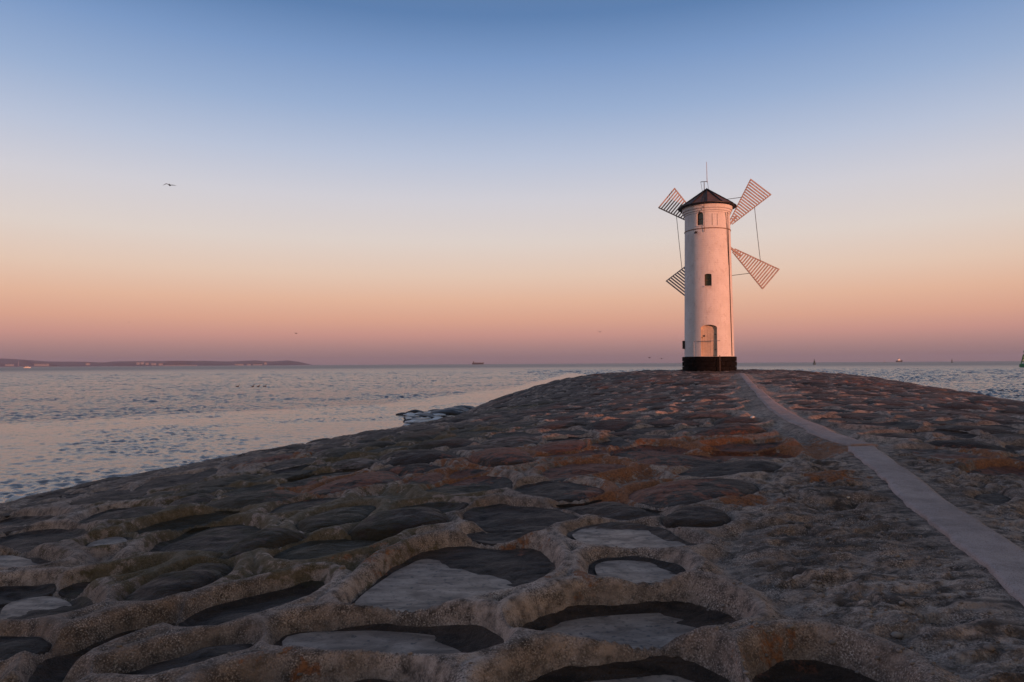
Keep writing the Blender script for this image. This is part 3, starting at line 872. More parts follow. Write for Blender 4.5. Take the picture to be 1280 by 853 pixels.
def hull_mesh(L, B, H, bow=.16):
    m = MB(); n = 14; sec = []
    for i in range(n + 1):
        f = i / n
        taper = 1 - max(0, (f - (1 - bow)) / bow) ** 1.8; taper *= .82 + .18 * min(1, f / .12)
        b = max(.04, taper) * B / 2; sh = H * (1 + .35 * max(0, (f - .78) / .22) ** 1.5)
        x = -L / 2 + L * f + (H * .5 * max(0, (f - .85) / .15) if f > .85 else 0)
        sec.append([(x - (H * .3 if f > .9 else 0), -b * .7, -1.5), (x, -b, sh * .5), (x, -b, sh), (x, b, sh), (x, b, sh * .5), (x - (H * .3 if f > .9 else 0), b * .7, -1.5)])
    for s_ in sec: m.v += [Vector(q) for q in s_]
    for i in range(n):
        for k in range(6):
            k2 = (k + 1) % 6; m.f.append([i * 6 + k, i * 6 + k2, (i + 1) * 6 + k2, (i + 1) * 6 + k])
    m.f.append(list(range(6))[::-1]); m.f.append([n * 6 + k for k in range(6)])
    return m


def ship(px, depth, L, H, label, name, cat, white, rz=0.0):
    p = at_depth(px, 455, depth); t = empty(name, (p.x, depth, 0), rz); tag(t, label, cat)
    hull_mesh(L, L * .17, H).build('hull', M_HULL if not white else M_RUST, t)
    if not white:
        sx = -L * .36
        sp = MB().box((sx, 0, H + L * .05), (L * .13, L * .14, L * .1)).build('superstructure', M_HULLW2, t)
        MB().box((sx, 0, H + L * .115), (L * .07, L * .17, L * .03)).build('bridge', M_HULLW2, sp)
        MB().lathe([(L * .018, H + L * .10), (L * .015, H + L * .17)], 10, (sx - L * .04, 0, 0)).build('funnel', M_HULL, t)
        for k in range(4):
            MB().box((-L * .2 + k * L * .15, 0, H + L * .015), (L * .12, L * .12, L * .03)).build('hatch', M_RUST, t)
        for xx in (-.12, .18, .42):
            MB().tube([(L * xx, 0, H), (L * xx, 0, H + L * .12)], L * .006, 6).build('mast', M_GREY, t)
    else:
        sp = MB().box((-L * .08, 0, H + L * .09), (L * .42, L * .13, L * .18)).build('superstructure', M_HULLW, t)
        MB().box((-L * .02, 0, H + L * .22), (L * .2, L * .12, L * .08)).build('bridge', M_HULLW, sp)
        MB().box((-L * .02, -L * .062, H + L * .225), (L * .17, .3, L * .03)).build('window', M_GLASS, sp)
        MB().tube([(-L * .05, 0, H + L * .25), (-L * .05, 0, H + L * .38)], L * .007, 6).build('mast', M_GREY, t)
        MB().lathe([(L * .03, H + L * .15), (L * .026, H + L * .28)], 10, (-L * .2, 0, 0)).build('funnel', M_HULL, t)
    return t


M_HULLW2 = simple('grey_superstructure', (.07, .065, .075), .6, .1, .3)
ship(597, 4000, 64, 9, 'dark cargo ship on the horizon above the calm water', 'cargo_ship', 'ship', False, 0.08)
ship(1124, 4000, 44, 9, 'dark-hulled ship with bright white superstructure on the right horizon', 'ship', 'ship', True, 0.35)
p = on_sea(34, 460.2); k = p.y
t = empty('motor_boat', (p.x, p.y, 0), .1); tag(t, 'small white boat on the water before the left hills', 'boat')
s_ = 7.5 * k / FPX
hull_mesh(s_, s_ * .28, s_ * .12).build('hull', M_HULLW, t)
c_ = MB().box((-s_ * .05, 0, s_ * .19), (s_ * .42, s_ * .2, s_ * .15)).build('cabin', M_HULLW, t)
MB().box((-s_ * .05, -s_ * .102, s_ * .21), (s_ * .34, s_ * .01, s_ * .06)).build('window', M_GLASS, c_)

M_GREEN = simple('green_paint', (.015, .20, .075), .5, .2, 1.0)
M_DARKG = simple('dark_green_paint', (.03, .06, .045), .6, .2, 1.0)


def buoy(px, depth, W, H, label, mat):
    p = at_depth(px, 455, depth); t = empty('navigation_buoy', (p.x, depth, 0)); tag(t, label, 'buoy', 'navigation buoys beyond the mole')
    MB().lathe([(W * .30, -.6), (W * .5, -.3), (W * .5, H * .16), (W * .42, H * .2)], 20).build('float', mat, t, True)
    tw = MB()
    for k in range(4):
        a = math.pi / 4 + k * math.pi / 2
        tw.tube([(W * .34 * math.cos(a), W * .34 * math.sin(a), H * .19), (W * .13 * math.cos(a), W * .13 * math.sin(a), H * .68)], W * .045, 6)
    for f in (.32, .5, .66):
        q = .34 - .21 * (f - .19) / .49
        for k in range(4):
            a = math.pi / 4 + k * math.pi / 2; b = a + math.pi / 2
            tw.tube([(W * q * math.cos(a), W * q * math.sin(a), H * f), (W * q * math.cos(b), W * q * math.sin(b), H * f)], W * .035, 5)
    tw.build('lattice_tower', mat, t)
    MB().prism([(-W * .27, H * .30), (W * .27, H * .30), (W * .14, H * .62), (-W * .14, H * .62)], -.04, .04).build('daymark_panel', mat, t)
    MB().lathe([(W * .17, H * .68), (W * .17, H * .71), (W * .07, H * .73), (W * .07, H * .80), (W * .03, H * .82)], 12).build('lantern', mat, t, True)
    MB().lathe([(W * .16, H * .83), (W * .012, H)], 12).build('topmark', mat, t)
    return t


buoy(1018, 800, 3.4, 6.6, 'distant dark green buoy on the horizon right of the windmill', M_DARKG)
buoy(1281.5, 320, 4.6, 8.4, 'large green buoy cut by the right edge of the picture', M_GREEN)
buoy(1190, 1500, 3.2, 9.5, 'faint far buoy between the white ship and the right edge', M_DARKG)
# tiny sail yacht
p = at_depth(1105.5, 455, 2600); t = empty('sailing_boat', (p.x, 2600, 0), .5); tag(t, 'tiny sailing boat just left of the white ship on the horizon', 'sailing boat')
hull_mesh(9, 2.6, 1.1).build('hull', M_HULLW2, t); MB().tube([(0.5, 0, 1), (0.5, 0, 10)], .09, 6).build('mast', M_GREY, t)
MB().prism([(.4, 1.8), (-3.8, 1.8), (.4, 9.6)], -.03, .03).build('sail', M_PALE, t)


# ------------------------------------------------------------------ birds
M_GULL = simple('gull_feathers', (.045, .038, .04), .8, .4, 5.0)
M_DUCK = simple('duck_feathers', (.05, .04, .04), .8, .3, 5.0)


def bird_mesh(lw, rw, fat=1.0):
    """one continuous skin: ring-lofted body, each wing lofted out of a side face.
    lw / rw: list of (out, forward, up, chord) for left and right wing, span-normalised"""
    prof = [(-.30, .004, .03), (-.22, .03, .02), (-.12, .055, 0), (-.02, .068, 0), (.08, .07, 0), (.17, .055, .005), (.22, .038, .015), (.27, .04, .022), (.31, .022, .018), (.36, .004, .010)]
    V = []; F = []; n = 8
    for x, r, z in prof:
        for k in range(n):
            a = 2 * math.pi * (k + .5) / n
            V.append((x, r * fat * math.cos(a), z + r * fat * .9 * math.sin(a)))
    skip = {(3, 7), (3, 3)}
    for i in range(len(prof) - 1):
        for k in range(n):
            if (i, k) in skip: continue
            F.append([i * n + k, i * n + (k + 1) % n, (i + 1) * n + (k + 1) % n, (i + 1) * n + k])
    F.append(list(range(n))[::-1]); F.append([(len(prof) - 1) * n + k for k in range(n)])
    for k, sgn, wing in ((7, 1, lw), (3, -1, rw)):
        loop = [3 * n + k, 3 * n + (k + 1) % n, 4 * n + (k + 1) % n, 4 * n + k]
        for o_, fw, up, ch in wing:
            b = len(V); th = .02 * ch / .16 * .5
            lo, hi = (-th, th) if sgn > 0 else (th, -th)
            V += [(fw - ch / 2, sgn * o_, up + lo), (fw - ch / 2, sgn * o_, up + hi), (fw + ch / 2, sgn * o_, up + hi), (fw + ch / 2, sgn * o_, up + lo)]
            new = [b, b + 1, b + 2, b + 3]
            for q in range(4): F.append([loop[q], loop[(q + 1) % 4], new[(q + 1) % 4], new[q]])
            loop = new
        F.append(loop)
    m = MB(); m.v = [Vector(v) for v in V]; m.f = F
    return m


def bird(px, py, span, depth, lw, rw, yaw, label, roll=0.0):
    m = bird_mesh(lw, rw); m.v = [v * span for v in m.v]
    o = m.build('seagull', M_GULL, None, True); p = at_depth(px, py, depth)
    o.location = p; o.rotation_euler = (roll, 0, yaw); tag(o, label, 'bird', 'gulls in flight')


UPW = [(.10, .04, .05, .15), (.25, .06, .13, .13), (.42, .0, .16, .07), (.5, -.04, .155, .02)]
DNW = [(.10, .04, .04, .15), (.26, .07, .07, .14), (.40, .02, -.06, .08), (.47, -.03, -.16, .02)]
FLW = [(.10, .04, .03, .15), (.26, .05, .06, .13), (.42, .0, .05, .07), (.5, -.04, .03, .02)]
bird(212, 231.5, 1.45, 78, DNW, FLW, R(108), 'dark seagull high in the left sky with drooping wings', R(8))
bird(370, 417, 1.4, 180, UPW, FLW, R(70), 'small gull low over the sea left of the middle')
bird(750, 415, 1.4, 165, UPW, UPW, R(85), 'gull with raised wings in the pink sky left of the windmill')
bird(812, 447.5, 1.4, 170, UPW, UPW, R(110), 'gull just above the horizon with raised wings, left of a gliding one')
bird(827, 448.5, 1.4, 165, FLW, FLW, R(95), 'gull gliding flat above the horizon beside the windmill')
bird(161, 403, 1.4, 380, FLW, FLW, R(60), 'tiniest gull in the far left sky, below the big one')
for px, lb in ((297, 'dark duck swimming alone left of three others'), (316, 'leftmost of three dark ducks swimming in a row'),
               (323, 'middle one of three dark ducks swimming in a row'), (331, 'rightmost of three dark ducks swimming in a row')):
    p = on_sea(px, 484.4)
    m = bird_mesh([(.055, .0, .02, .2), (.05, -.06, .03, .06)], [(.055, .0, .02, .2), (.05, -.06, .03, .06)], 1.55)
    nv = []
    for v in m.v:
        w = v * .8
        if v.x > .15: w = Vector((w.x * .72 + .03, w.y * .8, w.z + .2 * min(1, (v.x - .15) / .12)))
        nv.append(w)
    m.v = nv
    o = m.build('duck', M_DUCK, None, True); o.location = (p.x, p.y, .13); o.rotation_euler = (0, 0, random.uniform(-.4, .4)); o.scale = (1.25,) * 3
    tag(o, lb, 'duck', 'ducks on the water')

# ------------------------------------------------------------------ windmill
T0 = at_depth(886.7, 455, 38.7); TX, TY = T0.x, T0.y
TZ = float(base_z(TX, TY)); TAZ = math.atan2(TX, TY)
mill = empty('windmill', (TX, TY, TZ), -TAZ)
tag(mill, 'white round windmill tower with lattice sails and dark conical roof', 'windmill')


def H(py, dist=37.45):                   # height above the tower's foot of a photo row
    return CAM_Z + (453.6 - py) * dist / FPX - TZ


def mat_plaster():
    t = NT('white_plaster'); v = t.obj()
    sx = t.n('ShaderNodeSeparateXYZ'); t.set(sx.inputs[0], v)
    n1 = t.noise(v, 1.2, 5); n2 = t.noise(v, 7, 6, .65); st = t.noise(t.mapping(v, (5, 5, .5)), 1.3, 5, .6)
    c = t.mix(t.rng(n1, .35, .65), (.70, .645, .63), (.80, .755, .745))
    c = t.mix(t.rng(st, .55, .75, 0, .45), c, (.52, .47, .43))
    c = t.mix(t.rng(n2, .58, .70, 0, .5), c, (.48, .41, .38))
    c = t.mix(t.rng(t.noise(v, 2.6, 7, .7), .58, .63, 0, .35), c, (.50, .40, .37))
    # brick courses show faintly through the paint
    cor = t.math('SINE', t.math('MULTIPLY', sx.outputs[2], 2 * math.pi / .12))
    h = t.math('ADD', t.math('MULTIPLY', t.rng(cor, .75, 1, 0, -1), .25), t.math('ADD', n2, t.math('MULTIPLY', t.noise(v, 45, 3), .5)))
    return t.fin(c, .85, t.bump(h, .5, .02), spec=.2)


M_PLAS = mat_plaster()
M_TAR = simple('tarred_stone', (.009, .007, .007), .75, .45, 4.0, 0, .6, .03)
for nd in M_TAR.node_tree.nodes:
    if nd.type == 'BSDF_PRINCIPLED': nd.inputs['Specular IOR Level'].default_value = .08
M_ROOF = simple('brown_sheet_metal', (.11, .062, .05), .6, .3, 3.0, .0, .2)
M_SEAM = simple('dark_roof_edge', (.025, .018, .018), .5, .2, 3.0, .3)
M_DOOR = simple('cream_door_paint', (.62, .47, .36), .6, .15, 4.0, 0, .4)
M_SAIL = simple('weathered_sail_wood', (.46, .36, .335), .75, .25, 6.0)
M_IRON = simple('dark_iron', (.06, .045, .04), .6, .3, 6.0, .5)
M_PANE = simple('window_glass', (.05, .06, .05), .12, .3, 4.0)
M_BAND = simple('rusty_band', (.30, .20, .16), .8, .3, 6.0)
M_FRAME = simple('brown_frame', (.10, .06, .045), .7, .2, 6.0)

zt = H(256, 38.0); RB, RT = 1.362, 1.235
PH = H(445.6, 37.2)                       # plinth top


def rad(z): return RB + (RT - RB) * (z - PH) / (zt - PH)


zb = H(284); zc_ = H(264)
prof = [(rad(PH) , -.3), (rad(PH), PH), (rad(zb) , zb - .03), (rad(zc_), zc_)]
prof += [(rad(zc_) + .03, zc_ + .02), (rad(zc_) + .03, zc_ + .10), (rad(zc_) + .08, zc_ + .12), (rad(zc_) + .08, zc_ + .22), (rad(zc_) + .14, zc_ + .25), (rad(zc_) + .14, zt + .12)]
wall = MB().lathe(prof, 96).build('wall', M_PLAS, mill, True)


def arch(w, z0, z1, rise, n=10):
    h = w / 2; out = [(-h, z0), (h, z0), (h, z1 - rise)]
    for i in range(1, n):
        a = math.pi * i / n; out.append((h * math.cos(a), z1 - rise + rise * math.sin(a)))
    return out + [(-h, z1 - rise)]


def niche(th, outline, depth, zmid):
    r = rad(zmid)
    m = MB().prism(outline, -r - .4, -math.sqrt(max(.01, r * r)) + depth)
    rot = Matrix.Rotation(th, 3, 'Z'); m.v = [rot @ v for v in m.v]
    return m.mesh('cutter')


def front(th, mb):
    rot = Matrix.Rotation(th, 3, 'Z'); mb.v = [rot @ v for v in mb.v]; return mb


th_up = -math.asin(.31); th0 = 0.0
DZ0, DZ1 = PH + .005, H(406, 37.35); DW = .86
UZ0, UZ1 = H(279.8), H(262.8); UW = .37
WZ0, WZ1 = H(357.5), H(342); WW = .37
cuts = [niche(0, arch(DW, DZ0, DZ1, .17), .26, 4), niche(th_up, arch(UW, UZ0, UZ1, .17), .17, 11), niche(0, arch(WW, WZ0, WZ1, .05), .17, 7)]
tmp = []
for me in cuts:
    o = bpy.data.objects.new('cutter', me); COL.objects.link(o); tmp.append(o); o.parent = mill
    md = wall.modifiers.new('cut', 'BOOLEAN'); md.object = o; md.solver = 'EXACT'; md.operation = 'DIFFERENCE'
bpy.context.view_layer.update()
dg = bpy.context.evaluated_depsgraph_get()
nm = bpy.data.meshes.new_from_object(wall.evaluated_get(dg))
wall.modifiers.clear(); wall.data = nm; nm.name = 'wall'
nm.polygons.foreach_set('use_smooth', [True] * len(nm.polygons)); nm.set_sharp_from_angle(angle=R(35))
for o in tmp:
    bpy.data.objects.remove(o)

# plinth of dark blocks in three courses
MB().lathe([(1.40, -.35), (1.40, PH - .012)], 64).build('plinth_core', M_TAR, mill)
NB = 20; ch = (PH + .03) / 3


def block_mesh(r0, r1):
    m = MB(); a = math.pi / NB - .006
    for z in (0, ch - .014):
        for r, s_ in ((r0, -1), (r0, 1), (r1, .0)):
            pass
    n = 4
    for z, rr_ in ((0, r1 - .02), (.03, r1), (ch - .045, r1), (ch - .014, r1 - .02)):
        for i in range(n + 1):
            t_ = -a + 2 * a * i / n; m.v.append(Vector((rr_ * math.sin(t_), -rr_ * math.cos(t_), z)))
    for z in (0, ch - .014):
        for t_ in (-a, a): m.v.append(Vector((r0 * math.sin(t_), -r0 * math.cos(t_), z)))
    for j in range(3):
        for i in range(n): m.f.append([j * 5 + i, j * 5 + i + 1, (j + 1) * 5 + i + 1, (j + 1) * 5 + i])
    m.f.append([20, 0, 5, 10, 15, 22]); m.f.append([4, 21, 23, 19, 14, 9])
    m.f.append([22] + [15 + i for i in range(5)] + [23]); m.f.append([21] + [i for i in range(4, -1, -1)] + [20]); m.f.append([20, 22, 23, 21])
    return m.mesh('stone_block')


bms = [block_mesh(1.36, r) for r in (1.465, 1.48, 1.492)]
for j in range(3):
    for i in range(NB):
        o = link_mesh('stone_block', bms[(i * 7 + j * 3 + i // 3) % 3], M_TAR, mill)
        o.location = (0, 0, -.035 + j * ch); o.rotation_euler = (0, 0, 2 * math.pi * (i + .5 * (j % 2) + random.uniform(-.04, .04)) / NB)

# band, door, windows
MB().lathe([(rad(zb) + .002, zb - .03), (rad(zb) + .026, zb - .022), (rad(zb) + .026, zb + .022), (rad(zb) + .002, zb + .03)], 96, cap=False).build('band', M_BAND, mill, True)
rD = rad(DZ0 + .5)
dl = -rD + .235
door = MB().prism(arch(DW - .005, DZ0, DZ1, .17), dl, dl + .05).build('door', M_DOOR, mill)
for i in range(5):
    w_ = (DW - .14) / 5; x = -(DW - .14) / 2 + w_ * (i + .5)
    MB().box((x, dl - .012, (DZ0 + DZ1 - .22) / 2), (w_ - .012, .026, DZ1 - DZ0 - .30)).build('plank', M_DOOR, door)
fr = MB()
for sx in (-1, 1): fr.box((sx * (DW / 2 - .035), dl - .018, (DZ0 + DZ1 - .17) / 2), (.06, .04, DZ1 - DZ0 - .18))
fr.build('door_frame', M_DOOR, door)
MB().box((-.25, dl - .04, DZ0 + 1.12), (.05, .04, .10)).build('handle', M_IRON, door)
MB().box((-.36, dl - .045, DZ0 + 1.02), (.04, .02, .05)).build('lock', M_IRON, door)
for zz in (.35, 1.2): MB().box((.33, dl - .04, DZ0 + zz), (.10, .012, .03)).build('hinge', M_IRON, door)


def window(th, w, z0, z1, rise, zm, arc):
    r = rad(zm); y = -r + .145
    f = MB()
    for sx in (-1, 1): f.box((sx * (w / 2 - .022), y - .012, (z0 + z1 - rise) / 2), (.04, .035, z1 - z0 - rise))
    f.box((0, y - .012, z0 + .02), (w - .09, .035, .04)); f.box((0, y - .014, (z0 + z1) / 2), (w - .09, .03, .03))
    wo = front(th, f).build('window', M_FRAME, mill)
    front(th, MB().prism(arch(w - .004, z0 + .002, z1 - .002, rise), y + .004, y + .014)).build('pane', M_PANE, wo)
    front(th, MB().box((0, -r - .005, z0 - .02), (w + .06, .14, .045))).build('sill', M_PLAS, wo)
    return wo


window(th_up, UW, UZ0, UZ1, .17, 11 - TZ + 3, True); window(0, WW, WZ0, WZ1, .05, 7, False)

# roof: twelve sheet panels, standing seams, eave ring, finial
EZ = CAM_Z + 8.83 - TZ; AZ_ = H(235.5, 38.7); ER = 1.60; NP = 12
for i in range(NP):
    m = MB(); a0 = 2 * math.pi * (i + .03) / NP; a1 = 2 * math.pi * (i + .97) / NP
    pts = []
    for r, z in ((ER, EZ), (ER * .5, EZ + (AZ_ - EZ) * .49), (.05, AZ_ - .02)):
        for a in (a0, a1): pts.append(Vector((r * math.cos(a), r * math.sin(a), z)))
    m.v = pts + [p - Vector((0, 0, .03)) for p in pts]
    m.f = [[0, 1, 3, 2], [2, 3, 5, 4], [7, 6, 8, 9], [9, 8, 10, 11], [0, 6, 7, 1], [0, 2, 8, 6], [2, 4, 10, 8], [1, 7, 9, 3], [3, 9, 11, 5], [4, 5, 11, 10]]
    m.build('roof_panel', M_ROOF, mill)
    a = 2 * math.pi * i / NP
    MB().bar((ER * 1.005 * math.cos(a), ER * 1.005 * math.sin(a), EZ + .0), (.05 * math.cos(a), .05 * math.sin(a), AZ_), .045, .07, (0, 0, 1)).build('roof_seam', M_SEAM, mill)
MB().lathe([(1.30, EZ + .02), (ER - .03, EZ - .05), (ER + .015, EZ - .03), (ER + .015, EZ + .01), (ER - .06, EZ + .03)], 72, cap=False).build('eave_ring', M_SEAM, mill)
MB().lathe([(.10, AZ_ - .07), (.06, AZ_ + .03), (.01, AZ_ + .08)], 12).build('finial', M_SEAM, mill, True)
pxm = 38.7 / FPX


def lx(px): return (px - 886.0) * pxm
mast = MB().tube([(lx(883), .0, AZ_ - .15), (lx(883), 0, H(225.2, 38.7))], .022, 6).build('antenna_mast', M_IRON, mill)
MB().tube([(lx(878.6), 0, H(225.4, 38.7)), (lx(887.2), 0, H(225.4, 38.7))], .02, 6).build('antenna_arm', M_IRON, mast)
MB().tube([(lx(886.6), 0, H(226.5, 38.7)), (lx(886.3), 0, H(200.5, 38.7))], [.022, .014], 6).build('antenna_rod', M_SAIL, mast)
MB().tube([(lx(887), 0, H(226, 38.7)), (lx(888.6), 0, AZ_ - .12)], .010, 5).build('antenna_stay', M_IRON, mast)
MB().tube([(lx(878.8), 0, H(225, 38.7)), (lx(880.8), 0, AZ_ - .12)], .010, 5).build('antenna_stay', M_IRON, mast)


def wire_on_wall(px_top, px_bot, z_top, z_bot, r, name, off=.03):
    pts = []
    for i in range(9):
        f = i / 8; z = z_top + (z_bot - z_top) * f; rr_ = rad(z) + off
        if z > zc_: rr_ = rad(zc_) + .16
        s_ = max(-.985, min(.985, (px_top + (px_bot - px_top) * f) / 22.3 / rr_)); a = math.asin(s_)
        pts.append((rr_ * math.sin(a), -rr_ * math.cos(a), z))
    return MB().tube(pts, r, 6).build(name, M_IRON, mill)


wire_on_wall(24.5, 27.2, zc_ + .02, PH + .02, .020, 'lightning_conductor')
wire_on_wall(22.6, 24.8, zc_, H(330), .010, 'cable', .02)
# cable from the roof edge past the upper window
a = math.asin(-3.6 / 22.3 / ER)
MB().tube([(.9 * math.sin(a), -.9 * math.cos(a), EZ + (AZ_ - EZ) * .44 + .03), (ER * 1.02 * math.sin(a), -ER * 1.02 * math.cos(a), EZ + .01), (ER * math.sin(a), -(rad(zc_) + .16), EZ - .2), (ER * math.sin(a), -(rad(zb) + .03), H(289))], .013, 6).build('cable', M_IRON, mill)
for k_ in (14, 20): wire_on_wall(k_ - 8, k_ - 8, H(266), H(281), .008, 'conduit', .012)
# lamp on a bracket below the band
al = math.asin(-12.0 / 22.3 / 1.27)
la = MB().tube([(1.25 * math.sin(al), -1.25 * math.cos(al), H(287.5)), (1.42 * math.sin(al), -1.42 * math.cos(al), H(288))], .016, 6).build('lamp_bracket', M_IRON, mill)
MB().lathe([(.02, .02), (.07, -.02), (.10, -.10), (.02, -.11)], 12, (1.45 * math.sin(al), -1.45 * math.cos(al), H(288))).build('lamp_shade', M_IRON, la, True)
# meter box on the shaded flank
ab = -math.asin(.99)
MB().box((1.40 * math.sin(ab), -1.40 * math.cos(ab), H(431, 38.5)), (.14, .30, .46)).build('meter_box', M_IRON, mill)
# hand rail before the door
hz = H(426.3, 37.2)
rl = MB().tube([(-.80, -1.45, hz - .02), (.58, -1.50, hz)], .018, 6).build('handrail', M_GREY, mill)
MB().tube([(-.80, -1.45, PH - .02), (-.80, -1.45, hz)], .012, 6).build('post', M_GREY, rl)
MB().tube([(.55, -1.56, -.1), (.55, -1.56, PH + .02), (.55, -1.40, PH + .03)], .022, 6).build('drain_pipe', M_IRON, mill)

# rotor on the far side
hubw = at_depth(897.6, 298.0, 40.45)
inv = (Matrix.Translation((TX, TY, TZ)) @ Matrix.Rotation(-TAZ, 4, 'Z')).inverted()
hub = inv @ hubw
n_ = Vector((-math.sin(TAZ) * .6, math.cos(TAZ), 0)).normalized(); e1 = Vector((n_.y, -n_.x, 0)); e2 = Vector((0, 0, 1))
MB().tube([hub - n_ * 1.1, hub + n_ * .15], .11, 12).build('shaft', M_IRON, mill)
MB().tube([hub - n_ * .12, hub + n_ * .14], .26, 16).build('hub', M_IRON, mill)
th_r = R(50.0)
for q in range(4):
    a = th_r + q * math.pi / 2
    ax = e1 * math.cos(a) + e2 * math.sin(a); pr = e1 * -math.sin(a) + e2 * math.cos(a)
    def hw(r): return max(.05, (r - .69) * .231)
    r0, r1 = 1.15, 3.88
    fm = MB()
    for s_ in (-1, 1): fm.bar(hub + ax * r0 + pr * hw(r0) * s_, hub + ax * r1 + pr * hw(r1) * s_, .062, .06, n_)
    fm.bar(hub + ax * .1, hub + ax * 1.75, .12, .11, n_)
    sail = fm.build('sail', M_SAIL, mill)
    r = r1
    while r > r0 + .1:
        w_ = hw(r)
        MB().bar(hub + ax * r - pr * (w_ + .03) - n_ * .045, hub + ax * r + pr * (w_ + .03) - n_ * .045, .084, .03, n_).build('slat', M_SAIL, sail)
        r -= .155
for q in range(4):
    a = th_r + q * math.pi / 2; b = a + math.pi / 2; rs_ = 2.75
    pa = hub + (e1 * math.cos(a) + e2 * math.sin(a)) * rs_ + (e1 * -math.sin(a) + e2 * math.cos(a)) * hw(rs_)
    pb = hub + (e1 * math.cos(b) + e2 * math.sin(b)) * rs_ - (e1 * -math.sin(b) + e2 * math.cos(b)) * hw(rs_)
    mid = (pa + pb) / 2 + Vector((0, 0, -.03)) + n_ * .02
    MB().tube([pa, mid, pb], .018, 6).build('stay_wire', M_IRON, mill)

# ------------------------------------------------------------------ rocks with ice at the waterline, shells
M_ROCK = simple('wet_dark_rock', (.05, .042, .042), .45, .4, 2.0, 0, .8, .05)
M_FOAM = simple('white_shore_ice', (.72, .72, .74), .6, .12, 3.0, 0, .6, .03)


def blob(c, rx, ry, rz, seed, n=14, m=8):
    V = []; F = []
    for i in range(m + 1):
        ph = math.pi * i / m
        for k in range(n):
            th = 2 * math.pi * k / n
            d = Vector((math.sin(ph) * math.cos(th), math.sin(ph) * math.sin(th), math.cos(ph)))
            f = 1 + .32 * float(vnoise(d.x * 1.6 + seed, d.y * 1.6 + d.z * 1.3, seed)) + .12 * float(vnoise(d.x * 4 + seed, d.y * 4 + d.z * 3, seed + 1))
            V.append((c[0] + d.x * rx * f, c[1] + d.y * ry * f, c[2] + d.z * rz * f))
    for i in range(m):
        for k in range(n):
            F.append((i * n + k, (i + 1) * n + k, (i + 1) * n + (k + 1) % n, i * n + (k + 1) % n))
    return np.array(V), np.array(F)


ROCKS = [(504, 518, .45, 'leftmost dark rock at the tip of the icy shore spit'), (519, 515.5, .6, 'dark rock at the back of the icy shore spit'),
         (546, 514.5, .6, 'dark rock in the back row of the icy spit, nearest the mole'), (514, 523, .5, 'dark rock at the middle left of the icy shore spit'),
         (531, 521, .75, 'largest dark rock in the middle of the icy shore spit'), (519, 531, .5, 'dark rock at the front left of the icy spit'),
         (541, 531, .6, 'dark rock at the front of the icy spit against the mole'), (557, 517, 1.0, 'dark boulder where the icy spit joins the mole')]
ROCKS += [(568, 514.5, 1.0, 'dark boulder on the mole edge above the icy spit'), (579, 511.5, .9, 'highest dark boulder up the mole edge from the spit')]
rrng = np.random.default_rng(21)
ROCKS += [(rrng.uniform(508, 556), rrng.uniform(514, 533), rrng.uniform(.2, .38), 'small dark rock among the broken ice of the shore spit') for _ in range(10)]
for i, (px, py, s_, lb) in enumerate(ROCKS):
    p = on_sea(px, py, .05)
    V, F = blob((0, 0, 0), s_, s_ * .8, s_ * .22, i)
    o = link_mesh('rock', mesh_np('rock', V, F), M_ROCK); o.location = (p.x, p.y, .05); o.rotation_euler = (0, 0, i * 1.3)
    tag(o, lb, 'rock', 'rocks of the icy spit')
fv, ff, off = [], [], 0
frng = np.random.default_rng(3)
for i in range(57):
    if i < 45: p = on_sea(frng.uniform(510, 552), frng.uniform(515, 532), .06)
    else: p = on_sea(frng.uniform(-10, 45), frng.uniform(626, 634), .05)
    s_ = frng.uniform(.15, .6) * (1 if i < 45 else .4)
    V, F = blob((p.x, p.y, frng.uniform(.02, .12)), s_ * .9, s_ * .6, .07, i % 5, 10, 5)
    fv.append(V); ff.append(F + off); off += len(V)
o = link_mesh('shore_ice', mesh_np('shore_ice', np.vstack(fv), np.vstack(ff)), M_FOAM); tag(o, 'white broken ice along the waterline', 'ice', kind='stuff')

M_SHELL = simple('white_shell', (.74, .70, .66), .5, .1, 20.0)
dgz = {}


def surf(px, py):
    p = on_base(px, py); r = math.hypot(*p); a = math.degrees(math.atan2(p[0], p[1]))
    i = int(np.argmin(abs(rr - r))); j = int(np.argmin(abs(az - a)))
    return Vector((GX[i, j], GY[i, j], GZ[i, j]))


for i, (px, py, w, lb) in enumerate([(1040, 727, .055, 'white shell fragment lying on the crusty ground left of the path'),
                                     (206, 608, .07, 'white shell on the mossy stones near the left shore'),
                                     (940, 522, .09, 'white shell on the paving left of the far path'),
                                     (1060, 622, .035, 'small white shell beside the near path'),
                                     (962, 703, .035, 'small white shell between the stone hollows and the crusty ground'),
                                     (855, 499, .12, 'pale shell on the paving before the windmill')]):
    p = surf(px, py)
    V, F = blob((0, 0, 0), w * .55, w * .42, w * .22, i, 10, 6)
    o = link_mesh('shell', mesh_np('shell', V, F), M_SHELL); o.location = p + Vector((0, 0, w * .1)); o.rotation_euler = (.2, .1, i * 2.1)
    tag(o, lb, 'shell', 'shells on the mole')

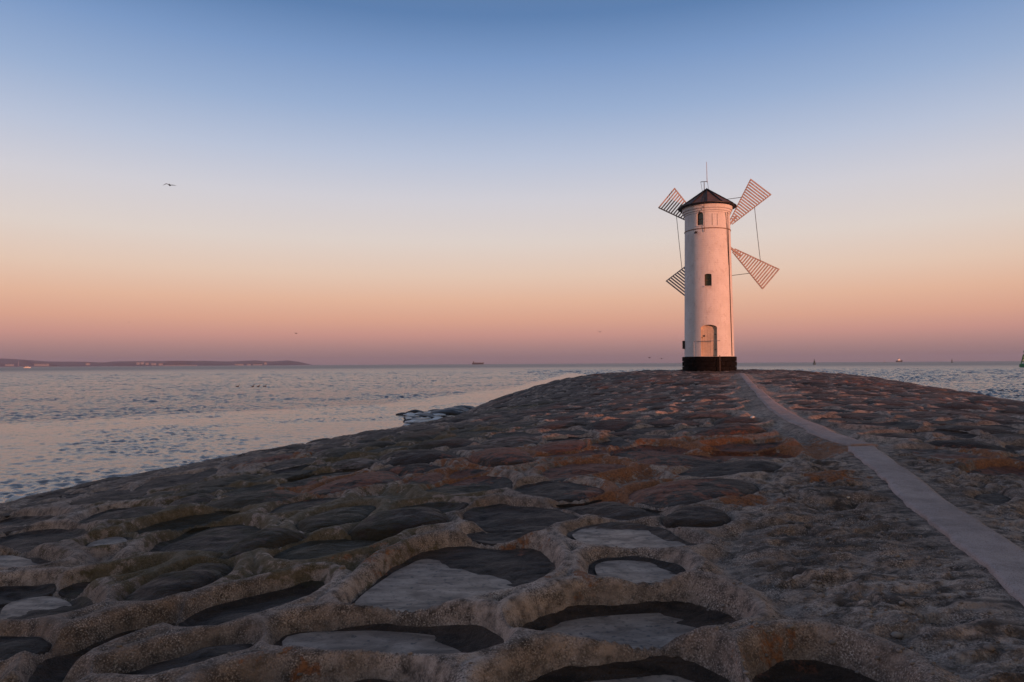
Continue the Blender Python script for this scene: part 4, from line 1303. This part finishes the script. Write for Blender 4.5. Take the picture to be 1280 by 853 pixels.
# loose grit and chips on the worn ground by the path
M_GRIT = simple('loose_grit', (.24, .19, .165), .9, .5, 3.0)
gv, gf, off = [], [], 0
grng = np.random.default_rng(9)
for i in range(520):
    px, py = (grng.uniform(880, 1270), grng.uniform(570, 850)) if i < 400 else (grng.uniform(100, 900), grng.uniform(620, 850))
    p = surf(px, py); w = grng.uniform(.004, .016) * (1.6 if grng.random() < .08 else 1)
    V, F = blob((p.x, p.y, p.z + w * .1), w, w * grng.uniform(.6, 1), w * .5, i % 7, 7, 4)
    gv.append(V); gf.append(F + off); off += len(V)
o = link_mesh('grit', mesh_np('grit', np.vstack(gv), np.vstack(gf), False), M_GRIT); tag(o, 'loose grit and stone chips on the worn mole', 'grit', kind='stuff')

# ------------------------------------------------------------------ unseen ridge added behind the viewer to shade the near ground
dd_ = np.array([math.sin(SUN_AZ), math.cos(SUN_AZ)]); dp_ = np.array([-dd_[1], dd_[0]])
W_ = np.linspace(-150, 150, 151); D_ = np.array([40, 46, 52, 57, 60, 64, 72, 85, 110])
HH = np.array([-.5, .25, .62, .9, 1.0, .95, .7, .5, .4])
Vd = np.zeros((len(D_), len(W_), 3))
for i, (d, h) in enumerate(zip(D_, HH)):
    q = dd_ * d + dp_ * W_[:, None]
    Vd[i, :, 0], Vd[i, :, 1] = q[:, 0], q[:, 1]
    Vd[i, :, 2] = h * (SHADE_RIDGE_H + .22 * fbm(W_ * .11, W_ * 0 + 2, 3, 3)) * sstep(150, 120, abs(W_)) + .12 * fbm(W_ * .4, np.full_like(W_, d * .4), 3, 1) - .3
I = np.arange(Vd.shape[0] * Vd.shape[1]).reshape(Vd.shape[:2])
F = np.stack([I[:-1, :-1], I[1:, :-1], I[1:, 1:], I[:-1, 1:]], -1).reshape(-1, 4)
o = link_mesh('shade_ridge', mesh_np('shade_ridge', Vd.reshape(-1, 3), F), simple('shade_ridge_sand', (.30, .24, .18), .95, .2, .6)); tag(o, kind='structure')

# ------------------------------------------------------------------ haze
t = bpy.data.materials.new('haze'); t.use_nodes = True; t.node_tree.nodes.clear()
ho = t.node_tree.nodes.new('ShaderNodeOutputMaterial'); hv = t.node_tree.nodes.new('ShaderNodeVolumePrincipled')
hv.inputs['Color'].default_value = (.64, .70, .93, 1); hv.inputs['Density'].default_value = 5.5e-5; hv.inputs['Anisotropy'].default_value = 0.0
t.node_tree.links.new(hv.outputs[0], ho.inputs['Volume'])
hz_ = MB().box((0, 0, 66), (29000, 29000, 138)).build('haze', t); tag(hz_, 'thin evening haze over the whole sea', 'haze', kind='stuff')
